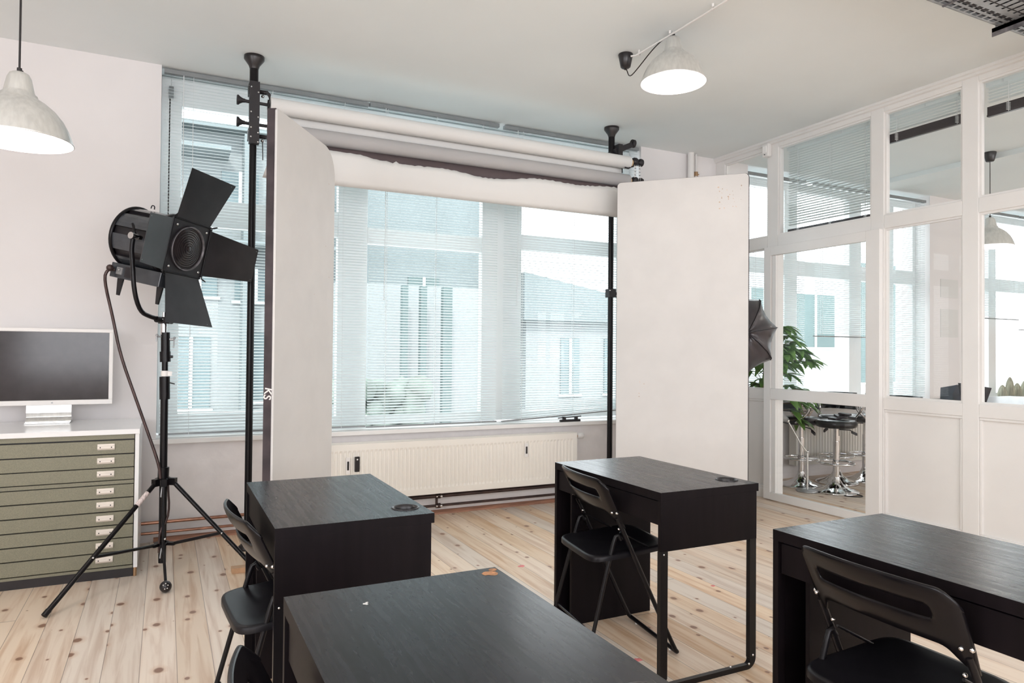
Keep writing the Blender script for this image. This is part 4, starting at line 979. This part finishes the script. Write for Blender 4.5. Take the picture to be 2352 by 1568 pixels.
# conduit along the ceiling
t = thing('ceiling_conduit', 'thin white conduit pipe clipped along the ceiling above the pendant lamp', 'pipe', (2.635, 1.8, H-.03), absolute=True)
obj('pipe', MB().tube([(2.605, 3.60, H-.03), (2.63, 3.58, H-.028), (2.64, 3.2, H-.028), (2.645, 0.0, H-.028)], .0055, 10), 'trim', t)
for y_ in (3.56, 3.26, 2.9, 2.4):
    b = MB(); b.cyl((2.64, y_, H), (2.64, y_, H-.018), .007, n=10); b.lathe([(.007, -.006), (.009, 0), (.007, .006)], (2.64, y_, H-.028), (0, 1, 0), 14); obj('pipe_clip', b, 'trim', t)

# ---------------------------------------------------------------- cable tray top right
t = thing('cable_tray', 'perforated galvanised cable tray hanging below the ceiling at the upper right', 'cable tray', (4.0, 1.98, 3.0), absolute=True)
tz = 3.0; ty1 = 2.125; ty0 = 1.78; tx0 = 2.7; tx1 = 4.76
b = MB(); pit_ = .05
def strip(y0, y1): b.box((tx0, y0, tz), (tx1, y1, tz+.0015))
ys_slots = [(ty1-.040, ty1-.014), (ty1-.084, ty1-.056), (ty1-.24, ty1-.115), (ty0+.058, ty0+.078), (ty0+.018, ty0+.038)]
ys = [ty1]
for a, c in ys_slots:
    strip(c, ys[-1]); 
    n_ = int((tx1-tx0)/pit_)
    wd = .036 if c-a < .05 else .016
    for i in range(n_+1): 
        xx = tx0+i*pit_; b.box((xx, a, tz), (min(xx+pit_-wd, tx1), c, tz+.0015))
    ys.append(a)
strip(ty0, ys[-1])
b.box((tx0, ty1-.002, tz), (tx1, ty1, tz+.05)); b.box((tx0, ty0, tz), (tx1, ty0+.002, tz+.05))
obj('perforated_tray', b, 'steel', t)
b = MB(); rn = random.Random(8)
for i in range(9):
    y_ = ty0+.025+i*.037; b.tube([(tx0+.02, y_, tz+.014), (3.4, y_+rn.uniform(-.012, .012), tz+.014), (4.1, y_+rn.uniform(-.012, .012), tz+.014), (tx1-.02, y_, tz+.014)], .0125+.003*(i % 2), 8, smooth=1)
o = obj('cable_bundle', b, 'black', t); o['label'] = 'dark cables lying in the tray'; o['kind'] = 'stuff'
b = MB(); b.box((3.87, ty0-.05, tz-.022), (3.905, ty1+.03, tz-.0005)); b.box((3.87, ty0-.05, tz-.045), (3.873, ty1+.03, tz-.0)); obj('joint_strip', MB().box((3.40, ty0+.0, tz-.006), (3.41, ty1, tz-.0002)), 'tray_dark', t)
for y_ in (ty0-.035, ty1+.02): obj('hanger_rod', MB().cyl((3.89, y_, tz-.02), (3.89, y_, H), .005, n=8), 'steel', t)
obj('hanger_bracket', b, 'tray_dark', t)

# ---------------------------------------------------------------- small things on the floor and the sill
tag(obj('wood_block', MB().box((.36, 4.29, 0), (.45, 4.35, .03)), 'wood', bevel=.002), 'small raw wood block on the floor behind the left desk', 'wood block')
b = MB(); b.box((3.05, 5.19, .682), (3.25, 5.215, .70)); b.box((3.08, 5.185, .70), (3.10, 5.22, .725)); b.box((3.2, 5.185, .70), (3.22, 5.22, .72)); b.cyl((3.03, 5.2, .715), (3.26, 5.2, .725), .005, n=8)
tag(obj('clamp', b, 'black', bevel=.002), 'small black clamp lying on the window sill left of the right pole', 'clamp')
for i, (cc, r_, sd) in enumerate((((1.787, 2.392), .018, 3), ((1.929, 3.730), .02, 5), ((2.727, 2.973), .014, 8))):
    b = MB(); blob(b, cc, r_, 9, .0012, sd, 1.1, 1.0); n = 9; b.add([(x_, y_, .0002) for x_, y_, z_ in b.v[:n]], [tuple(range(n-1, -1, -1))]); b.add(b.v[:n]+b.v[n:2*n], [(k, n+k, n+(k+1) % n, (k+1) % n) for k in range(n)])
    tag(obj('tape_scrap', b, 'pink'), ('pink tape scrap on the floor left of the middle desk leg', 'faint pink tape scrap on the floor between the left and the middle desk', 'tiny pink tape scrap on the floor right of the middle desk legs')[i], 'tape scrap', 'pink tape scraps on the floor')

# ---------------------------------------------------------------- meeting room: stools, table, plant, lamp
def stool(label, loc, rotz, seat=.67, arms=True):
    t = thing('bar_stool', label, 'bar stool', loc, rotz, group='chrome bar stools')
    b = MB(); b.lathe([(0, seat-.07), (.15, seat-.07), (.175, seat-.06), (.182, seat-.035), (.178, seat-.012), (.16, seat), (0, seat+.004)], n=36); obj('seat', b, 'vinyl', t)
    b = MB(); b.lathe([(0, 0), (.2, 0), (.203, .008), (.19, .018), (.12, .038), (.06, .075), (.034, .12), (.03, .14)], n=40); b.cyl((0, 0, .12), (0, 0, seat-.2), .029, n=20); b.cyl((0, 0, seat-.2), (0, 0, seat-.06), .018, n=16); obj('base_column', b, 'chrome', t)
    b = MB(); b.tube([(cos(a)*.16, .0+sin(a)*.16, .27) for a in [2*pi*i/24 for i in range(24)]], .010, 8, closed=True); b.cyl((-.16, 0, .27), (.16, 0, .27), .007, n=8); b.cyl((0, 0, .25), (0, 0, .29), .034, n=16); obj('footrest', b, 'chrome', t)
    b = MB(); b.tube([(.02, -.03, seat-.09), (.09, -.13, seat-.10), (.11, -.16, seat-.12)], .005, 8); b.obox((.115, -.17, seat-.13), ((.5, -.8, -.4), (.8, .5, 0), (0, 0, 1)), (.03, .008, .012)); obj('lever', b, 'black', t)
    if arms:
        b = MB()
        for s_ in (-1, 1):
            b.tube([(-.05, s_*.15, seat-.05), (-.02, s_*.2, seat-.03), (.10, s_*.21, seat+.08), (.02, s_*.215, seat+.17), (-.16, s_*.19, seat+.15), (-.2, s_*.12, seat+.14)], .011, 8, smooth=2)
        obj('armrest', b, 'chrome', t)
        b = MB(); n = 16; vs = []
        for i in range(n+1):
            a = pi/2+pi*i/n; 
            for z_ in (seat+.06, seat+.12, seat+.2, seat+.23): vs.append((cos(a)*.2-.0, sin(a)*.19, z_))
        b.add(vs, [(4*i+j, 4*i+4+j, 4*i+5+j, 4*i+1+j) for i in range(n) for j in range(3)], 0, True); obj('backrest', b, 'vinyl', t, solid=.03)
    return t
stool('frontmost chrome bar stool with round black seat, seen through the door', (5.64, 4.52, 0), .8, arms=False)
stool('chrome bar stool with tube armrests beside the plant pot', (5.58, 4.87, 0), -.9)
stool('chrome bar stool standing behind the frontmost one near the radiator', (6.05, 4.84, 0), -2.0)
stool('chrome bar stool farther right behind the door glass', (6.42, 4.80, 0), 2.2)
stool('bar stool with curved chrome arm cut off by the door stile', (6.08, 4.22, 0), 2.9)
t = thing('bar_table', 'dark high table behind the partition, mostly hidden by the door rail', 'table', (7.4, 4.1, 0), absolute=True)
obj('tabletop', MB().box((6.35, 3.65, .80), (8.4, 4.5, .84)), 'tabletop', t, bevel=.004)
for xx, yy in ((6.75, 3.75), (8.3, 3.75), (6.75, 4.4), (8.3, 4.4)): obj('leg', MB().cyl((xx, yy, 0), (xx, yy, .80), .025, n=14), 'chrome', t)
# things on the table
rn = random.Random(5)
b = MB()
base = [(-.13, -.06), (.1, -.1), (.14, .06), (-.08, .1)]
vs = [(6.80+x_, 4.12+y_, .841) for x_, y_ in base]+[(6.82+x_*.95, 4.14+y_*.9, .91+.02*k) for k, (x_, y_) in enumerate(base)]+[(6.84+x_*.5, 4.13+y_*.6, .99+.012*((-1)**k)) for k, (x_, y_) in enumerate(base)]
fs = [(0, 3, 2, 1), (8, 9, 10, 11)]+[(r+i, r+(i+1) % 4, r+4+(i+1) % 4, r+4+i) for r in (0, 4) for i in range(4)]
b.add(vs, fs); tag(obj('crumpled_bag', b, 'bag'), 'crumpled dark blue plastic bag on the table behind the glass', 'bag')
b = MB(); vs = [(6.56, 3.83, .841), (6.72, 3.80, .841), (6.74, 3.9, .841), (6.58, 3.93, .841), (6.53, 3.81, 1.02), (6.74, 3.76, .99), (6.78, 3.9, 1.0), (6.56, 3.95, 1.03)]
b.add(vs, [(0, 3, 2, 1), (0, 1, 5, 4), (1, 2, 6, 5), (2, 3, 7, 6), (3, 0, 4, 7)]); tag(obj('paper_bag', b, 'boxb', solid=.004), 'open black paper bag on the table right of the post', 'bag')
b = MB(); b.box((9.4, 5.17, .733), (10.6, 5.30, .745)); b.box((9.4, 5.168, .733), (10.6, 5.176, .765)); b.box((9.4, 5.294, .733), (10.6, 5.30, .765)); tag(obj('planter', b, 'pot', bevel=.006), 'low white planter on the sill holding the cactuses', 'planter')
for i, (x_, h_) in enumerate(((9.62, .17), (9.785, .27), (9.95, .19), (10.12, .22))):
    b = MB(); pr2 = [(.0, 0), (.045, 0), (.056, h_*.2), (.053, h_*.45), (.038, h_*.75), (.018, h_*.94), (0, h_)]
    n = 22; vs = []; k = len(pr2)
    for j in range(n):
        a = 2*pi*j/n; q_ = 1.0 if j % 2 else .86
        vs += [(x_+cos(a)*r_*q_, 5.235+sin(a)*r_*q_, 0.7455+z_) for r_, z_ in pr2]
    b.add(vs, [(j*k+q, ((j+1) % n)*k+q, ((j+1) % n)*k+q+1, j*k+q+1) for j in range(n) for q in range(k-1)], 0, True)
    tag(obj('cactus', b, 'cactus'), ('short round cactus at the left end of the white planter', 'tallest ribbed cactus in the white planter', 'short cactus right of the tallest one in the planter', 'cactus at the right end of the planter')[i], 'cactus', 'cactuses in the white planter')
# potted plant
t = thing('potted_plant', 'leafy green money tree in a white pot behind the glazed door', 'plant', (5.16, 4.97, 0), absolute=True)
px_, py_ = 5.16, 4.97
b = MB(); b.lathe([(0, 0), (.095, 0), (.10, .01), (.125, .24), (.135, .25), (.135, .29), (.12, .29), (.118, .25), (0, .25)], (px_, py_, 0), n=36); obj('pot', b, 'pot', t)
obj('soil', MB().cyl((px_, py_, .25), (px_, py_, .262), .117, n=24), 'soil', t)
b = MB(); b.tube([(px_, py_, .25), (px_+.02, py_, .6), (px_-.01, py_-.02, .95), (px_+.02, py_-.03, 1.25)], [.022, .02, .016, .01], 10)
lf = MB(); rn = random.Random(9)
def leaflet(mb, c, d, n_, L_, W_, droop):
    side = d.cross(n_).normalized(); rows = 7; vs = []
    for i in range(rows+1):
        f_ = i/rows; wd = W_*sin(pi*min(1, f_**.8*.97+.03))**.9; p_ = c+d*L_*f_-Vector((0, 0, 1))*droop*f_*f_
        vs += [p_+side*wd+n_*wd*.25, p_, p_-side*wd+n_*wd*.25]
    mb.add(vs, [(3*i+j, 3*i+3+j, 3*i+4+j, 3*i+1+j) for i in range(rows) for j in (0, 1)], 0, True)
for k in range(84):
    a = rn.uniform(0, 2*pi); z_ = rn.uniform(.62, 1.62); rr_ = rn.uniform(.10, .34)*(1.0 if z_ < 1.3 else .8)
    if z_ < .85 and rn.random() < .5: continue
    s0 = Vector((px_, py_-.02, min(1.22, z_-.12))); hub = Vector((px_+.13+rr_*cos(a), min(py_+rr_*sin(a), 5.10), z_))
    if hub.x < 4.98: hub.x = 4.98+rn.uniform(0, .06)
    b.tube([s0, (s0+hub)/2+Vector((0, 0, .05)), hub], .0035, 6)
    out = (hub-s0); out.z = 0; out.normalize()
    for j in range(6):
        th = radians(-75+30*j+rn.uniform(-8, 8)); d_ = (out*cos(th)+out.cross(Vector((0, 0, 1)))*sin(th)); d_ = (d_+Vector((0, 0, rn.uniform(-.35, .15)))).normalized()
        L_ = rn.uniform(.12, .20)
        e_ = hub+d_*L_
        if e_.x < 4.89 or e_.y > 5.2: continue
        leaflet(lf, hub, d_, (Vector((0, 0, 1))-d_*d_.z).normalized(), L_, rn.uniform(.026, .042), rn.uniform(.03, .08))
obj('stem', b, 'stem', t); obj('leaves', lf, 'leaf', t, solid=.0008)
# desk lamp on a thin stand next to the stools
t = thing('floor_lamp', 'slim silver jointed reading lamp in front of the bar stools', 'lamp', (5.36, 4.62, 0), absolute=True)
obj('lamp_base', MB().lathe([(0, 0), (.10, 0), (.102, .012), (.09, .02), (0, .022)], (5.40, 4.64, 0), n=32), 'steel', t)
b = MB(); b.tube([(5.40, 4.64, .02), (5.40, 4.64, .36)], .009, 10); b.tube([(5.40, 4.64, .36), (5.33, 4.66, .45), (5.21, 4.70, .66)], .006, 8); b.sphere((5.21, 4.70, .66), .018, 0, 10); b.sphere((5.40, 4.64, .37), .014, 0, 10); obj('arm', b, 'alu', t)
obj('lamp_head', MB().lathe([(0, 0), (.022, 0), (.03, .03), (.055, .085), (.07, .12)], (5.20, 4.70, .67), (-.75, .2, .35), 24), 'steel', t, solid=.002)
obj('power_cable', MB().tube([(5.42, 4.56, .012), (5.55, 4.40, .006), (5.62, 4.32, .006), (5.50, 4.36, .006), (5.62, 4.22, .006), (5.70, 4.3, .006), (5.55, 4.5, .006), (5.48, 4.6, .008)], .005, 8, smooth=2), 'black', t)
# coiled cable and bits on the stools
b = MB()
for i in range(9): r_ = .07+.012*(i % 4); b.tube([(5.58+r_*cos(a)*1.1, 4.87+r_*sin(a), .69+.012*i+.012*sin(2*a+i)) for a in [2*pi*j/20 for j in range(20)]], .004, 6, closed=True)
tag(obj('cable_coil', b, 'tan', origin=(5.60, 4.90, .68)), 'coiled beige cable heaped on the stool beside the plant', 'cable')
b = MB(); rn = random.Random(3)
for i in range(3): b.obox((5.66+.03*i, 4.53-.02*i, .687+.018*i), (Vector((cos(i), sin(i), .1)).normalized(), Vector((-sin(i), cos(i), 0)), (0, 0, 1)), (.07-.01*i, .045, .009))
tag(obj('leather_scraps', b, 'boxb', bevel=.004), 'dark folded scraps lying on the frontmost bar stool seat', 'leather scraps')
# meeting room radiator
t = thing('radiator', 'white ribbed radiator behind the bar stools in the meeting room', 'radiator', (6.9, 5.12, .15), absolute=True)
b = MB(); b.box((5.75, 5.08, .15), (8.0, 5.17, .60)); b2_ = 0
for i in range(52): xx = 5.79+i*.042; b.box((xx, 5.073, .19), (xx+.024, 5.08, .56))
obj('radiator_panel', b, 'rad', t, bevel=.002)
# papers on the wall pier
tag(obj('wall_paper_sheet', MB().box((8.32, 5.215, 1.98), (8.66, 5.2195, 2.2)), 'paper'), 'upper white sheet pinned on the wall pier between the meeting room windows', 'sheet', 'sheets on the wall pier')
tag(obj('wall_paper_sheet', MB().box((8.32, 5.215, 1.50), (8.66, 5.2195, 1.84)), 'paper'), 'lower white sheet pinned on the wall pier between the meeting room windows', 'sheet', 'sheets on the wall pier')

# ---------------------------------------------------------------- street outside
tag(obj('street_paving', MB().box((-14, 5.6, -.35), (32, 40, -.25)), 'street', origin=(0, 5.6, -.35)), None, None, kind='structure')
def facade(name, label, x0, x1, y, z1, wins, mt, gl='fglass'):
    t = thing(name, label, 'building', ((x0+x1)/2, y, -.25), absolute=True)
    obj('wall', MB().box((x0, y, -.25), (x1, y+3, z1)), mt, t)
    b = MB(); f = MB()
    for (a, c, e, g) in wins:
        b.box((a, y-.03, e), (c, y+.02, g)); f.box((a-.05, y-.07, e-.06), (c+.05, y-.031, e)); f.box(((a+c)/2-.03, y-.06, e), ((a+c)/2+.03, y-.031, g))
    if wins: obj('window', b, gl, t); obj('window_frame', f, 'frame', t)
    return t
fa = facade('apartment_building', 'pale building outside the left window', -8, 2.9, 14, 5.36, [(.9, 1.55, 3.95, 4.6), (1.7, 2.4, 3.3, 4.2), (-.6, .15, 3.6, 4.5), (.25, .85, 2.25, 2.9), (1.15, 1.9, 2.2, 2.8), (.1, .75, .2, 1.5), (1.45, 2.2, .3, 1.6)], 'facade')
obj('cornice', MB().box((-8, 13.6, 5.28), (2.9, 14, 5.36)), 'facade2', fa); obj('balcony', MB().box((-1, 13.2, 4.78), (1.0, 14, 4.86)).box((-1, 13.2, 3.15), (2.9, 14, 3.22)).box((1.25, 13.5, -.2), (1.4, 13.98, 5.2)), 'facade2', fa)
fb = facade('grey_building', 'grey-green building outside the middle window', 3.0, 6.9, 15.5, 7.5, [(5.0, 5.75, .2, 3.0), (3.3, 3.9, .6, 2.6)], 'facade2', 'fdark')
fc = facade('low_house', 'pale low house outside the right part of the wide window', 7.3, 12.6, 14, 2.0, [(8.2, 8.7, .3, 1.6), (9.4, 9.8, .3, 1.6)], 'facade')
obj('roof', MB().prism([(7.1, 1.99), (13.0, 1.99), (13.0, 2.05), (7.1, 3.05)], (0, 13.7, 0), (1, 0, 0), (0, 0, 1), (0, 3.3, 0)), 'facade2', fc)
for i, (x_, w_) in enumerate(((3.62, .10), (3.95, .11), (4.36, .17))):
    tag(obj('fence_post', MB().box((x_, 11.5, -.25), (x_+w_, 11.62, 2.4)), 'fdark'), ('leftmost of three dark posts outside the middle window', 'middle one of three dark posts outside the middle window', 'widest and rightmost of three dark posts outside the middle window')[i], 'post', 'posts outside')
tag(obj('pale_screen_wall', MB().box((2.6, 12.0, -.25), (5.6, 12.2, 2.45)), 'facade'), 'bright white screen wall outside the middle window', 'wall')
b = MB(); rn = random.Random(4)
for i in range(60): b.sphere((rn.uniform(2.2, 3.4), 10+rn.uniform(-.3, .3), rn.uniform(-.1, .75)), rn.uniform(.12, .22), 0, 8)
tag(obj('hedge', b, 'hedge', origin=(2.8, 10, -.25)), 'grey-green hedge seen through the middle blind', 'hedge', kind='stuff')
facade('office_block', 'grey block outside the meeting room window', 14.2, 22.5, 15, 4.5, [(14.5, 15.6, 1.6, 3.2), (16.9, 18.6, 1.5, 3.1), (19.6, 21.5, .4, 4.2)], 'office', 'fdark')

for o in bpy.data.objects:
    if '_abs' in o.keys(): del o['_abs']
